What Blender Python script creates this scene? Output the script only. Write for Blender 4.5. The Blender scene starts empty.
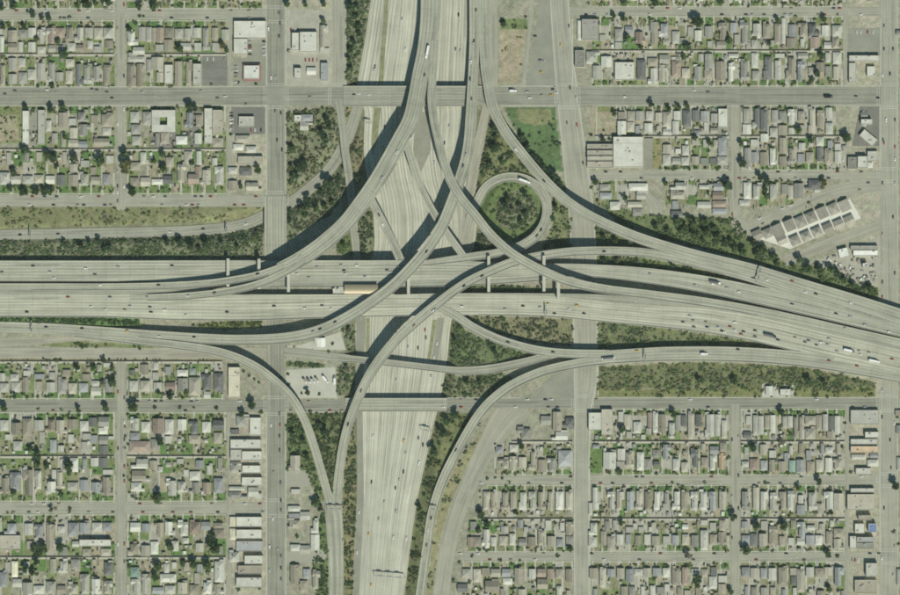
import bpy, math, random
import numpy as np
from mathutils import Vector, Matrix

R = random.Random(7)
S = 1.28                      # metres for one unit of the survey grid used for all plan coordinates below
CAM_H = 3600.0
sc = bpy.context.scene
col = sc.collection

# ------------------------------------------------------------------ camera, sky, sun, exposure
cam_d = bpy.data.cameras.new('survey_camera')
cam_d.sensor_width = 36.0
cam_d.lens = 36.0 * CAM_H / (900 * S)
cam_d.clip_start = 10.0
cam_d.clip_end = 20000.0
cam = bpy.data.objects.new('survey_camera', cam_d)
cam.location = (0, 0, CAM_H)
col.objects.link(cam)
sc.camera = cam

SUN_EL = math.radians(46)
SUN_AZ = math.radians(158)    # compass bearing of the sun
world = bpy.data.worlds.new('World')
sc.world = world
world.use_nodes = True
wn = world.node_tree.nodes
sky = wn.new('ShaderNodeTexSky')
sky.sky_type = 'NISHITA'
sky.sun_disc = False
sky.sun_elevation = SUN_EL
sky.sun_rotation = SUN_AZ
sky.dust_density = 0.6
tint = wn.new('ShaderNodeMix'); tint.data_type = 'RGBA'; tint.blend_type = 'MULTIPLY'       # the survey film renders skylight greenish, evenly all over
tint.inputs[0].default_value = 1.0; tint.inputs[7].default_value = (0.60, 1.0, 0.95, 1)
world.node_tree.links.new(sky.outputs['Color'], tint.inputs[6])
world.node_tree.links.new(tint.outputs[2], wn['Background'].inputs['Color'])
wn['Background'].inputs['Strength'].default_value = 0.06

sun_d = bpy.data.lights.new('sun', 'SUN')
sun_d.energy = 4.4
sun_d.angle = math.radians(0.5)
sun_d.color = (1.0, 0.962, 0.85)
sun = bpy.data.objects.new('sun', sun_d)
sv = Vector((math.sin(SUN_AZ) * math.cos(SUN_EL), math.cos(SUN_AZ) * math.cos(SUN_EL), math.sin(SUN_EL)))
sun.rotation_euler = (-sv).to_track_quat('-Z', 'Y').to_euler()
sun.location = sv * 500
col.objects.link(sun)

sc.view_settings.view_transform = 'Standard'
sc.view_settings.look = 'None'
sc.view_settings.exposure = 0.15
sc.view_settings.gamma = 1.0
sc.cycles.max_bounces = 4
sc.cycles.diffuse_bounces = 2
sc.cycles.use_denoising = False
sc.cycles.filter_width = 1.9

# ------------------------------------------------------------------ helpers
def P3(px, py, z=0.0):
    k = S * (CAM_H - z) / CAM_H
    return ((px - 450) * k, (297.5 - py) * k, z)

def mesh(name, verts, faces, mats=(), midx=None, uv=None):
    me = bpy.data.meshes.new(name)
    me.from_pydata(verts, [], faces)
    for m in mats:
        me.materials.append(m)
    if midx is not None:
        me.polygons.foreach_set('material_index', midx)
    if uv is not None:
        l = me.uv_layers.new(name='UVMap')
        flat = []
        for f in faces:
            for i in f:
                flat.extend(uv[i])
        l.data.foreach_set('uv', flat)
    me.update()
    return me

def link(name, me, parent=None, loc=None):
    o = bpy.data.objects.new(name, me)
    col.objects.link(o)
    if parent is not None:
        o.parent = parent
    if loc is not None:
        o.location = loc
    return o

def tag(o, label=None, cat=None, group=None, kind=None):
    if label: o['label'] = label
    if cat: o['category'] = cat
    if group: o['group'] = group
    if kind: o['kind'] = kind
    return o

ONES = 'first second third fourth fifth sixth seventh eighth ninth tenth eleventh twelfth thirteenth fourteenth fifteenth sixteenth seventeenth eighteenth nineteenth'.split()
TENS = {2: 'twent', 3: 'thirt', 4: 'fort', 5: 'fift', 6: 'sixt', 7: 'sevent', 8: 'eight', 9: 'ninet'}
def ordinal(n):
    if n < 20:
        return ONES[n - 1]
    t, u = divmod(n, 10)
    return TENS[t] + 'ieth' if u == 0 else TENS[t] + 'y-' + ONES[u - 1]

class MB:
    """collects quads and boxes into one mesh"""
    def __init__(s):
        s.v, s.f, s.m, s.uv = [], [], [], []
    def quad(s, pts, m=0):
        i = len(s.v); s.v.extend(pts); s.f.append(tuple(range(i, i + len(pts)))); s.m.append(m)
    def box(s, x0, x1, y0, y1, z0, z1, m=0, bottom=True):
        i = len(s.v)
        s.v += [(x0, y0, z0), (x1, y0, z0), (x1, y1, z0), (x0, y1, z0), (x0, y0, z1), (x1, y0, z1), (x1, y1, z1), (x0, y1, z1)]
        fs = [(4, 5, 6, 7), (0, 1, 5, 4), (1, 2, 6, 5), (2, 3, 7, 6), (3, 0, 4, 7)]
        if bottom: fs.append((3, 2, 1, 0))
        for f in fs:
            s.f.append(tuple(i + k for k in f)); s.m.append(m)
    def beam(s, a, b, w, h, m=0):
        """box of width w and height h whose top runs from a to b"""
        a, b = Vector(a), Vector(b)
        d = (b - a); n = Vector((-d.y, d.x, 0))
        n = n.normalized() * (w / 2) if n.length > 1e-6 else Vector((w / 2, 0, 0))
        i = len(s.v); dn = Vector((0, 0, -h))
        for p in (a - n, b - n, b + n, a + n):
            s.v.append(tuple(p + dn))
        for p in (a - n, b - n, b + n, a + n):
            s.v.append(tuple(p))
        for f in [(4, 5, 6, 7), (0, 1, 5, 4), (1, 2, 6, 5), (2, 3, 7, 6), (3, 0, 4, 7), (3, 2, 1, 0)]:
            s.f.append(tuple(i + k for k in f)); s.m.append(m)
    def prism(s, x, y, z0, z1, r0, r1, n=8, m=0):
        i = len(s.v)
        for z, r in ((z0, r0), (z1, r1)):
            for k in range(n):
                a = 2 * math.pi * k / n
                s.v.append((x + r * math.cos(a), y + r * math.sin(a), z))
        for k in range(n):
            j = (k + 1) % n
            s.f.append((i + k, i + j, i + n + j, i + n + k)); s.m.append(m)
        s.f.append(tuple(i + n + k for k in range(n))); s.m.append(m)
    def build(s, name, mats, parent=None, loc=None):
        return link(name, mesh(name, s.v, s.f, mats, s.m), parent, loc)

# ------------------------------------------------------------------ materials
def new_mat(name, rough=0.9, spec=0.2):
    m = bpy.data.materials.new(name); m.use_nodes = True
    b = m.node_tree.nodes['Principled BSDF']
    b.inputs['Roughness'].default_value = rough
    b.inputs['Specular IOR Level'].default_value = spec
    return m, m.node_tree.nodes, m.node_tree.links, b

def ramp(nd, stops):
    r = nd.new('ShaderNodeValToRGB')
    e = r.color_ramp.elements
    while len(e) < len(stops): e.new(0.5)
    for k, (p, c) in enumerate(stops):
        e[k].position = p
        e[k].color = (c[0], c[1], c[2], 1) if not isinstance(c, (int, float)) else (c, c, c, 1)
    return r

def noise(nd, lk, vec, scale, detail=4, rough=0.6):
    n = nd.new('ShaderNodeTexNoise')
    n.inputs['Scale'].default_value = scale
    n.inputs['Detail'].default_value = detail
    n.inputs['Roughness'].default_value = rough
    if vec is not None: lk.new(vec, n.inputs['Vector'])
    return n

def mixc(nd, lk, kind, fac, a, b):
    m = nd.new('ShaderNodeMix'); m.data_type = 'RGBA'; m.blend_type = kind
    for sock, v in ((m.inputs['Factor'], fac), (m.inputs['A'], a), (m.inputs['B'], b)):
        if hasattr(v, 'is_output'): lk.new(v, sock)
        elif isinstance(v, (int, float)) and sock.type == 'VALUE': sock.default_value = v
        else: sock.default_value = (v[0], v[1], v[2], 1)
    # the RGBA sockets share names with the float ones: set the colour ones explicitly
    return m

def cmix(nd, lk, kind, fac, a, b):
    m = nd.new('ShaderNodeMix'); m.data_type = 'RGBA'; m.blend_type = kind
    ins = {'f': m.inputs[0], 'a': m.inputs[6], 'b': m.inputs[7]}
    for k, v in (('f', fac), ('a', a), ('b', b)):
        s_ = ins[k]
        if hasattr(v, 'is_output'): lk.new(v, s_)
        elif isinstance(v, (int, float)): s_.default_value = v if k == 'f' else (v, v, v, 1)
        else: s_.default_value = (v[0], v[1], v[2], 1)
    return m.outputs[2]

def measured(c):
    """survey tones as measured run a little warm: bring them to the grey-green of the place"""
    g = 0.3 * c[0] + 0.59 * c[1] + 0.11 * c[2]
    return tuple(0.92 * v * k + 0.08 * g for v, k in zip(c, (0.965, 1.0, 0.985)))
def surface(name, c, var=0.25, scale=0.08, fine=0.8, rough=0.92, rnd=0.0, spec=0.15, hue=None):
    """mottled mineral or planted surface: blotches, grain and, between copies, a slight change of tone"""
    c = measured(c); hue = measured(hue) if hue is not None else None
    m, nd, lk, b = new_mat(name, rough, spec)
    geo = nd.new('ShaderNodeNewGeometry')
    n1 = noise(nd, lk, geo.outputs['Position'], scale, 5, 0.65)
    n2 = noise(nd, lk, geo.outputs['Position'], fine, 3, 0.7)
    r1 = ramp(nd, [(0.25, 1 - var), (0.75, 1 + var)])
    lk.new(n1.outputs['Fac'], r1.inputs['Fac'])
    r2 = ramp(nd, [(0.25, 1 - var * 0.7), (0.75, 1 + var * 0.7)])
    lk.new(n2.outputs['Fac'], r2.inputs['Fac'])
    base = c
    if hue is not None:
        r3 = ramp(nd, [(0.38, c), (0.62, hue)])
        n3 = noise(nd, lk, geo.outputs['Position'], scale * 2.3, 4, 0.6)
        lk.new(n3.outputs['Fac'], r3.inputs['Fac'])
        base = r3.outputs['Color']
    o = cmix(nd, lk, 'MULTIPLY', 1.0, base, r1.outputs['Color'])
    o = cmix(nd, lk, 'MULTIPLY', 1.0, o, r2.outputs['Color'])
    if rnd:
        oi = nd.new('ShaderNodeObjectInfo')
        r4 = ramp(nd, [(0.0, 1 - rnd), (1.0, 1 + rnd)])
        lk.new(oi.outputs['Random'], r4.inputs['Fac'])
        o = cmix(nd, lk, 'MULTIPLY', 1.0, o, r4.outputs['Color'])
    lk.new(o, b.inputs['Base Color'])
    return m

def road_mat(name, pale, dark, streak=0.5, lane=0.1, joint=0.9, fine=(0.42, 0.006)):
    """pavement with wheel-worn lanes and long streaks that follow the carriageway (UV in metres: across, along)"""
    pale, dark = measured(pale), measured(dark)
    m, nd, lk, b = new_mat(name, 0.9, 0.15)
    uv = nd.new('ShaderNodeUVMap')
    mp = nd.new('ShaderNodeMapping'); mp.inputs['Scale'].default_value = (fine[0], fine[1], 1)
    lk.new(uv.outputs['UV'], mp.inputs['Vector'])
    n1 = noise(nd, lk, mp.outputs['Vector'], 1.0, 3, 0.6)
    mp2 = nd.new('ShaderNodeMapping'); mp2.inputs['Scale'].default_value = (0.02, 0.03, 1)
    lk.new(uv.outputs['UV'], mp2.inputs['Vector'])
    n2 = noise(nd, lk, mp2.outputs['Vector'], 1.0, 4, 0.6)
    geo = nd.new('ShaderNodeNewGeometry')
    n3 = noise(nd, lk, geo.outputs['Position'], 0.5, 3, 0.7)
    r1 = ramp(nd, [(0.5 - 0.22, dark), (0.5 + 0.16, pale)])
    lk.new(n1.outputs['Fac'], r1.inputs['Fac'])
    base = cmix(nd, lk, 'MIX', streak, pale, r1.outputs['Color'])
    sep = nd.new('ShaderNodeSeparateXYZ'); lk.new(uv.outputs['UV'], sep.inputs[0])
    mul = nd.new('ShaderNodeMath'); mul.operation = 'MULTIPLY'; mul.inputs[1].default_value = 2 * math.pi / 3.65
    lk.new(sep.outputs['X'], mul.inputs[0])
    sn = nd.new('ShaderNodeMath'); sn.operation = 'SINE'; lk.new(mul.outputs[0], sn.inputs[0])
    rl = nd.new('ShaderNodeMapRange'); rl.inputs['From Min'].default_value = -1; rl.inputs['To Min'].default_value = 1 - 2 * lane; rl.inputs['To Max'].default_value = 1.0
    lk.new(sn.outputs[0], rl.inputs['Value'])
    o = cmix(nd, lk, 'MULTIPLY', 1.0, base, rl.outputs[0])
    r2 = ramp(nd, [(0.25, 0.84), (0.75, 1.14)]); lk.new(n2.outputs['Fac'], r2.inputs['Fac'])
    o = cmix(nd, lk, 'MULTIPLY', 1.0, o, r2.outputs['Color'])
    r3 = ramp(nd, [(0.25, 0.92), (0.75, 1.08)]); lk.new(n3.outputs['Fac'], r3.inputs['Fac'])
    o = cmix(nd, lk, 'MULTIPLY', 1.0, o, r3.outputs['Color'])
    # joints across the slab and darker patches of repaired paving
    vm = nd.new('ShaderNodeMath'); vm.operation = 'FRACT'
    vd = nd.new('ShaderNodeMath'); vd.operation = 'DIVIDE'; vd.inputs[1].default_value = 31.0
    lk.new(sep.outputs['Y'], vd.inputs[0]); lk.new(vd.outputs[0], vm.inputs[0])
    rj = ramp(nd, [(0.0, joint), (0.03, joint), (0.05, 1.0), (1.0, 1.0)]); lk.new(vm.outputs[0], rj.inputs['Fac'])
    o = cmix(nd, lk, 'MULTIPLY', 1.0, o, rj.outputs['Color'])
    mp3 = nd.new('ShaderNodeMapping'); mp3.inputs['Scale'].default_value = (0.22, 0.012, 1); mp3.inputs['Location'].default_value = (7.3, 2.1, 0)
    lk.new(uv.outputs['UV'], mp3.inputs['Vector'])
    n4 = noise(nd, lk, mp3.outputs['Vector'], 1.0, 2, 0.5)
    r5 = ramp(nd, [(0.56, 1.0), (0.64, 0.80)]); lk.new(n4.outputs['Fac'], r5.inputs['Fac'])
    o = cmix(nd, lk, 'MULTIPLY', streak, o, r5.outputs['Color'])
    lk.new(o, b.inputs['Base Color'])
    return m

M = {}
M['bedconcrete'] = road_mat('sunken_freeway_concrete', (0.60, 0.58, 0.46), (0.325, 0.315, 0.25), 1.0, 0.11, 1.0, (0.5, 0.0022))
M['concrete'] = road_mat('freeway_concrete', (0.56, 0.54, 0.415), (0.30, 0.29, 0.225), 0.95, 0.12)
M['deck'] = road_mat('flyover_concrete', (0.43, 0.42, 0.325), (0.26, 0.255, 0.20), 0.9, 0.11)
M['deckpale'] = road_mat('carriageway_concrete', (0.485, 0.47, 0.365), (0.27, 0.265, 0.21), 0.95, 0.12)
M['deckgrey'] = road_mat('grey_ramp_concrete', (0.36, 0.35, 0.275), (0.235, 0.228, 0.18), 0.8, 0.08)
M['street'] = road_mat('street_asphalt', (0.36, 0.345, 0.27), (0.265, 0.255, 0.20), 0.7, 0.03, 1.0)
M['avenue'] = road_mat('avenue_asphalt', (0.31, 0.30, 0.235), (0.185, 0.18, 0.142), 0.85, 0.05, 1.0)
M['asphalt'] = surface('worn_asphalt', (0.26, 0.253, 0.20), 0.16, 0.05, 0.7)
M['darkasphalt'] = surface('fresh_asphalt', (0.175, 0.17, 0.145), 0.15, 0.05, 0.7)
M['dirtroad'] = road_mat('dusty_old_pavement', (0.385, 0.365, 0.29), (0.26, 0.245, 0.185), 0.9, 0.02, 1.0, (0.3, 0.004))
M['pavement'] = surface('pale_pavement', (0.44, 0.425, 0.35), 0.14, 0.06, 0.6)
M['whitepave'] = surface('white_concrete', (0.60, 0.585, 0.51), 0.1, 0.06, 0.6)
M['parapet'] = surface('parapet_concrete', (0.46, 0.44, 0.36), 0.08, 0.05, 0.5)
M['pier'] = surface('pier_concrete', (0.38, 0.37, 0.31), 0.1, 0.1, 0.7)
M['line'] = surface('worn_white_paint', (0.50, 0.49, 0.42), 0.15, 0.2, 1.5)
M['lineyellow'] = surface('worn_yellow_paint', (0.55, 0.43, 0.16), 0.15, 0.2, 1.5)
M['grass'] = surface('lawn_green', (0.13, 0.192, 0.062), 0.3, 0.06, 0.5, hue=(0.205, 0.225, 0.10))
M['drygrass'] = surface('dry_lawn', (0.26, 0.25, 0.14), 0.25, 0.07, 0.5, hue=(0.20, 0.205, 0.105))
M['lushgrass'] = surface('lush_grass', (0.09, 0.178, 0.048), 0.25, 0.05, 0.4, hue=(0.13, 0.20, 0.065))
M['dirt'] = surface('bare_dirt', (0.35, 0.305, 0.21), 0.22, 0.06, 0.6, hue=(0.26, 0.235, 0.155))
M['driveway'] = surface('driveway_concrete', (0.42, 0.40, 0.33), 0.16, 0.1, 0.7)
M['yardconcrete'] = surface('yard_paving', (0.36, 0.34, 0.275), 0.2, 0.1, 0.7)
M['wall'] = surface('stucco_wall', (0.52, 0.48, 0.40), 0.08, 0.2, 1.0, rnd=0.25)
M['blockwall'] = surface('block_wall', (0.34, 0.31, 0.25), 0.15, 0.2, 1.0)
M['glass'] = new_mat('dark_glass', 0.15, 0.5)[0]
M['glass'].node_tree.nodes['Principled BSDF'].inputs['Base Color'].default_value = (0.03, 0.035, 0.04, 1)
M['tyre'] = surface('tyre_rubber', (0.03, 0.03, 0.03), 0.1)
M['metal'] = surface('galvanised_steel', (0.30, 0.30, 0.28), 0.1, 0.3, 1.0, rough=0.5)
M['bark'] = surface('bark', (0.11, 0.08, 0.055), 0.25, 0.5, 2.0)
M['copper'] = new_mat('copper_canopy', 0.35, 0.5)[0]
_b = M['copper'].node_tree.nodes['Principled BSDF']
_b.inputs['Base Color'].default_value = (0.40, 0.345, 0.225, 1); _b.inputs['Metallic'].default_value = 0.3

ROOF = {
    'w': ('pale grey', (0.475, 0.46, 0.395)), 'g': ('light grey', (0.375, 0.36, 0.305)), 'G': ('mid grey', (0.265, 0.255, 0.22)),
    'd': ('dark grey', (0.155, 0.155, 0.145)), 't': ('tan', (0.285, 0.252, 0.195)), 'n': ('brownish grey', (0.30, 0.275, 0.225)), 'r': ('reddish brown', (0.29, 0.225, 0.18)),
    'p': ('sandy', (0.37, 0.338, 0.268)), 'o': ('orange tan', (0.46, 0.335, 0.215)), 'b': ('bluish grey', (0.29, 0.29, 0.285)), 'B': ('bright blue', (0.14, 0.20, 0.36)),
    'W': ('white', (0.62, 0.61, 0.55)), 'y': ('cream', (0.60, 0.55, 0.41)), 'T': ('teal', (0.22, 0.30, 0.25)),
}
RM = {k: surface('roof_' + n.replace(' ', '_'), c, 0.17, 0.12, 0.9, rnd=0.2) for k, (n, c) in ROOF.items()}
LEAF = {
    'd': ('dark green', surface('leaf_dark', (0.075, 0.125, 0.056), 0.35, 0.25, 1.2, rnd=0.25)),
    'm': ('mid green', surface('leaf_mid', (0.11, 0.165, 0.06), 0.35, 0.25, 1.2, rnd=0.25)),
    'l': ('yellowish green', surface('leaf_light', (0.19, 0.20, 0.075), 0.3, 0.25, 1.2, rnd=0.2)),
    'g': ('greyish bare', surface('leaf_grey', (0.195, 0.20, 0.13), 0.3, 0.25, 1.2, rnd=0.2)),
}

for _c, (_n, _m) in LEAF.items():                 # leaves let some light through
    _nt = _m.node_tree; _bs = _nt.nodes['Principled BSDF']; _out = _nt.nodes['Material Output']
    _tr = _nt.nodes.new('ShaderNodeBsdfTranslucent'); _mx = _nt.nodes.new('ShaderNodeMixShader')
    _mx.inputs[0].default_value = 0.35
    _nt.links.new(_bs.inputs['Base Color'].links[0].from_socket, _tr.inputs['Color'])
    _nt.links.new(_bs.outputs[0], _mx.inputs[1]); _nt.links.new(_tr.outputs[0], _mx.inputs[2]); _nt.links.new(_mx.outputs[0], _out.inputs['Surface'])

# ------------------------------------------------------------------ carriageways: centre lines on the survey grid (x, y, height, width)
def crom(pts, step=3.0):
    """Catmull-Rom through rows of (x, y, z, w), sampled about every `step` grid units"""
    A = np.array(pts, float)
    A = np.vstack([2 * A[0] - A[1], A, 2 * A[-1] - A[-2]])
    out = []
    for i in range(1, len(A) - 2):
        p0, p1, p2, p3 = A[i - 1], A[i], A[i + 1], A[i + 2]
        t0 = 0.0
        def kn(a, b): return max(1e-3, np.hypot(*(b - a)[:2]) ** 0.5)
        t1 = t0 + kn(p0, p1); t2 = t1 + kn(p1, p2); t3 = t2 + kn(p2, p3)
        n = max(1, int(round(np.hypot(*(p2 - p1)[:2]) / step)))
        for k in range(n):
            t = t1 + (t2 - t1) * k / n
            a1 = (t1 - t) / (t1 - t0) * p0 + (t - t0) / (t1 - t0) * p1
            a2 = (t2 - t) / (t2 - t1) * p1 + (t - t1) / (t2 - t1) * p2
            a3 = (t3 - t) / (t3 - t2) * p2 + (t - t2) / (t3 - t2) * p3
            b1 = (t2 - t) / (t2 - t0) * a1 + (t - t0) / (t2 - t0) * a2
            b2 = (t3 - t) / (t3 - t1) * a2 + (t - t1) / (t3 - t1) * a3
            c = (t2 - t) / (t2 - t1) * b1 + (t - t1) / (t2 - t1) * b2
            u = k / n                                   # heights and widths run straight between the given points
            c[2] = p1[2] + (p2[2] - p1[2]) * (u * u * (3 - 2 * u)); c[3] = p1[3] + (p2[3] - p1[3]) * u
            out.append(c)
    out.append(A[-2])
    return np.array(out)

RIB = {}
def rib(key, pts, lift=0.0):
    s = crom(pts)
    s[:, 2] += lift
    d = np.gradient(s[:, :2], axis=0)
    d /= np.maximum(1e-6, np.hypot(d[:, 0], d[:, 1]))[:, None]
    nrm = np.stack([d[:, 1], -d[:, 0]], 1)             # to the left of travel, in grid axes (y down)
    ln = np.concatenate([[0], np.cumsum(np.hypot(*np.diff(s[:, :2], axis=0).T))]) * S
    RIB[key] = dict(s=s, d=d, n=nrm, ln=ln)
    return RIB[key]

T = -6.0          # level of the sunken freeway
H5 = 7.0          # level of the raised freeway
# sunken freeway bed, left and right edge for each y
BED = [(-60, 378, 470), (-10, 372, 470), (0, 371, 470), (40, 365, 469), (80, 358, 468), (100, 355, 468), (108, 364, 467), (150, 364, 466), (175, 367, 468), (200, 372, 474), (225, 374, 477),
       (250, 374, 473), (280, 366, 462), (318, 356, 452), (360, 356, 447), (400, 355, 440), (412, 356, 437), (450, 357, 428), (500, 357, 417), (550, 354.5, 410), (597, 352.5, 404), (660, 350, 396)]
rib('bed', [((a + b) / 2, y, T, b - a) for y, a, b in BED])
RIB['bed']['n'][:] = (1.0, 0.0)          # its cross lines stay level with the grid
rib('exit_trench', [(362, 92, T, 10), (357, 110, T, 11), (345, 144, T, 11), (327, 172, T, 11), (300, 196, T, 11), (284, 206.5, T, 11), (262, 217, T, 11), (242, 225, T + .5, 11), (200, 230, -4, 10), (150, 232, -3, 10), (75, 233.5, -2, 10), (-40, 235.5, -1, 10)], 0.10)
rib('onramp', [(338.5, 100, 0.1, 9), (340, 108, 0.1, 8), (343, 130, 0.1, 8), (345, 150, 0, 8), (348, 170, -1, 8), (350.5, 190, -2.5, 8), (354, 230, -4.5, 8), (356.5, 255, T, 8), (359, 290, T, 9), (361, 320, T, 9)], 0.12)
rib('collector', [(487, 104, -1, 8), (484, 120, -2, 9), (479, 145, -3.5, 10), (474, 170, -4.5, 10), (470, 195, -5.5, 10), (468, 225, T, 12), (465, 250, T, 12)], 0.14)
rib('loop', [(466, 232, T + .3, 7), (470, 218, -5.4, 8), (477, 203, -4.2, 9), (485.5, 188, -2.4, 9), (498, 179.5, -.4, 9), (513, 177, 1.2, 9), (528, 180.5, 2.6, 9), (541, 191, 4, 9.5), (547, 206, 5, 9.5), (545, 222, 6, 9.5), (536, 236, 7, 9.5), (520, 246.5, 7.4, 9), (498, 252.8, 7.4, 8), (470, 257, 7.2, 8), (448, 260, 7.1, 7), (420, 263.5, 7.05, 5)])
# raised freeway
rib('wb', [(-40, 271, H5, 20.5), (100, 271, H5, 20.5), (250, 271, H5, 21), (330, 271, H5, 21), (450, 270.5, H5, 20), (500, 271, H5, 17), (550, 270, H5, 12.5), (600, 271.2, H5, 12.5), (650, 276, H5, 15), (700, 283.5, H5, 16.5), (750, 293.5, H5, 17.5), (800, 304.5, H5, 18), (850, 316, H5, 18), (940, 337, H5, 18)])
rib('hov', [(225, 285, H5, 5), (260, 284.3, H5, 6), (330, 284, H5, 6), (440, 283.5, H5, 6), (500, 281.5, H5, 5), (548, 278.5, H5, 4)], -0.06)
rib('eb', [(-40, 305.5, H5, 22.5), (100, 306, H5, 22.5), (180, 307.3, H5, 26), (250, 307.5, H5, 26), (330, 306.3, H5, 23.5), (450, 304.8, H5, 20.5), (550, 306.5, H5, 20.5), (600, 311.5, H5, 20), (650, 315.8, H5, 21), (700, 320, H5, 24), (750, 328, H5, 25), (800, 339.5, H5, 25), (850, 351, H5, 25), (940, 371, H5, 25)])
rib('median', [(395, 296.3, H5, 3), (440, 296, H5, 5), (540, 296.8, H5, 6.5), (600, 299, H5, 9), (650, 303.5, H5, 9), (700, 309.5, H5, 10), (750, 317.5, H5, 11), (800, 328.5, H5, 12), (850, 340, H5, 12), (940, 361, H5, 12)], -0.09)
rib('busway', [(-40, 291, H5, 9), (60, 291, H5, 9), (150, 291.5, H5, 8), (210, 291, H5, 6)], -0.12)
# flyovers
rib('F1', [(431, -40, 4, 20), (431, 0, 6, 20), (429.5, 28, 7, 19), (426, 52, 8, 17.5), (420.5, 75, 9, 16), (416.5, 98, 11, 16.5), (411, 120, 13, 16.5), (400.5, 140, 15, 16.5), (389.5, 160, 17, 16.5), (377.5, 180, 19, 16), (362.5, 202, 20, 16), (345.5, 223.5, 20.5, 15.5), (330, 238, 20.5, 15.5), (312, 252, 20, 15.5), (296, 262, 19.2, 15.5), (280, 270.5, 18, 15)])
rib('F1a', [(304, 254.2, 19.7, 7), (286, 265, 18.5, 7), (262, 274, 17, 7), (230, 280.5, 14.5, 7), (200, 284, 12.8, 7), (150, 286.3, 10.4, 7), (100, 287, 8.6, 7), (50, 287, 7.2, 7), (-40, 287, 7.0, 7)], -0.08)
rib('F1b', [(304, 260.5, 19.7, 7.4), (286, 272, 18.3, 7.4), (262, 283, 16.5, 7.4), (230, 291, 13.5, 7), (200, 295, 11, 7), (165, 297.3, 8.6, 7), (130, 298, 7.2, 6)], -0.11)
rib('F2', [(434.5, 40, 7.7, 8), (433.5, 60, 8.6, 8), (432.3, 80, 10, 8), (431.7, 100, 11.5, 8), (434, 120, 13.5, 8), (438.5, 140, 15.5, 8), (443.5, 160, 17.5, 8.5), (450.5, 180, 19, 9), (461, 198, 20.5, 9), (474, 214, 22, 9), (490, 234, 22.5, 9), (509, 251.5, 22.5, 9), (528, 263.5, 22, 9), (546, 272.5, 21, 9), (570, 282, 19, 8.5), (600, 288.5, 16, 8.5), (650, 294.8, 12, 8.5), (700, 301.5, 9.6, 9), (750, 310, 8.8, 9), (800, 320.5, 8.2, 9), (850, 332, 7.8, 9), (940, 352, 7.6, 9)], -0.07)
rib('F3', [(474.5, -40, 1.5, 10), (474.5, 0, 2, 10), (474.5, 40, 2.5, 10), (473.5, 70, 4, 10), (472, 100, 6, 10.5), (471, 120, 7.5, 11), (469.5, 140, 9, 11), (466, 160, 11, 11), (460, 180, 13, 11), (451, 205, 14.5, 11), (442, 226, 15, 11), (428, 248, 15, 11), (411, 268, 15, 11), (394, 285, 14.8, 11), (373, 301, 14.4, 11), (350, 316, 13.8, 11), (320, 330.5, 13, 11), (288, 337.8, 12, 10.5), (240, 340, 10, 10), (200, 338.6, 8.6, 10), (150, 335.5, 7.6, 10), (100, 332.3, 7, 11), (50, 329, 6.4, 11), (0, 327, 6, 10.5), (-40, 326, 6, 10)])
rib('F4', [(940, 338, 7.3, 9), (850, 309, 7.3, 9), (800, 294, 7.3, 9), (750, 277.5, 7.4, 8.5), (700, 264.3, 8, 8.5), (667, 256.5, 9, 8.5), (640, 252.3, 10, 8.5), (600, 251, 12, 8.5), (570, 252, 13.2, 8.5), (550, 254.5, 13.8, 8.5), (530, 258, 14.2, 8.5), (510, 263.3, 14.4, 9), (490, 271.5, 14.4, 9), (470, 281, 14.2, 9), (455, 290.5, 14, 9), (438, 303.5, 13.5, 9.3), (418, 320, 12.5, 9.8), (400, 336, 11.5, 10), (386, 352, 10.6, 10), (374, 368.5, 9.6, 10), (364, 386, 8.4, 9.5), (356, 404, 7.2, 9), (348.5, 425, 5.8, 9), (343.5, 445, 4.2, 9), (339.5, 470, 2.4, 9), (337, 492, 1, 8.5), (336.5, 510, .35, 8)])
rib('F5', [(75, 334, 6.7, 6), (110, 337.7, 7, 7), (150, 342.2, 7.8, 7.5), (180, 345.5, 8.8, 8), (200, 348.3, 9.6, 8), (220, 352.3, 10.4, 8), (240, 359, 11, 8), (260, 369.5, 11.2, 8), (280, 385.5, 10.4, 8), (294, 401, 9, 8), (304.5, 420, 7.2, 8), (313, 443, 5, 8), (321, 470, 2.6, 8), (328, 495, .8, 8), (333.5, 513, .32, 17), (334.8, 530, .3, 16.5), (336, 560, .3, 15), (336, 597, .3, 14), (336, 660, .3, 14)], -0.07)
rib('F6', [(484, -40, 1.5, 9.5), (484, 0, 2, 9.5), (484, 40, 2.8, 9.5), (485.3, 65, 4.5, 9.5), (488.2, 85, 6.6, 9.5), (492.8, 107, 9, 10), (505, 131, 11.5, 10), (520.5, 152, 13.5, 10), (538, 173, 15, 10), (551, 187, 15.8, 10), (569, 203, 16.3, 10), (590, 216.3, 16.2, 10), (610, 226, 15.5, 10), (633, 236, 14, 10.5), (667, 247.3, 11, 10.5), (700, 256.5, 9, 10.5), (750, 269, 7.8, 11), (800, 284.5, 7.5, 12), (850, 299.5, 7.5, 12.5), (940, 328, 7.5, 12.5)], 0.06)
rib('F8', [(430, 303.5, 7.0, 6), (446, 310.5, 7.1, 8), (458, 317.5, 7.2, 8.5), (474, 328, 7.3, 8.5), (500, 340, 7.6, 8.5), (530, 348.8, 8, 8.5), (552, 352.4, 8.2, 8.5), (580, 354, 8.3, 8.5), (612, 354, 8.2, 8)], 0.06)
rib('F9', [(409, 660, .3, 9), (419.5, 600, .3, 9), (423, 575, .3, 9), (428, 540, .6, 9), (433, 510, 1.6, 9), (443, 480, 3.2, 9), (459, 448, 5.4, 9), (477, 417.5, 7.2, 9), (490, 402, 7.8, 9), (510, 386.3, 8.2, 9), (540, 372.5, 8.3, 9), (570, 365, 8.3, 9), (600, 360.5, 8.2, 9), (640, 357.5, 8.2, 9)], 0.0)
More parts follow.
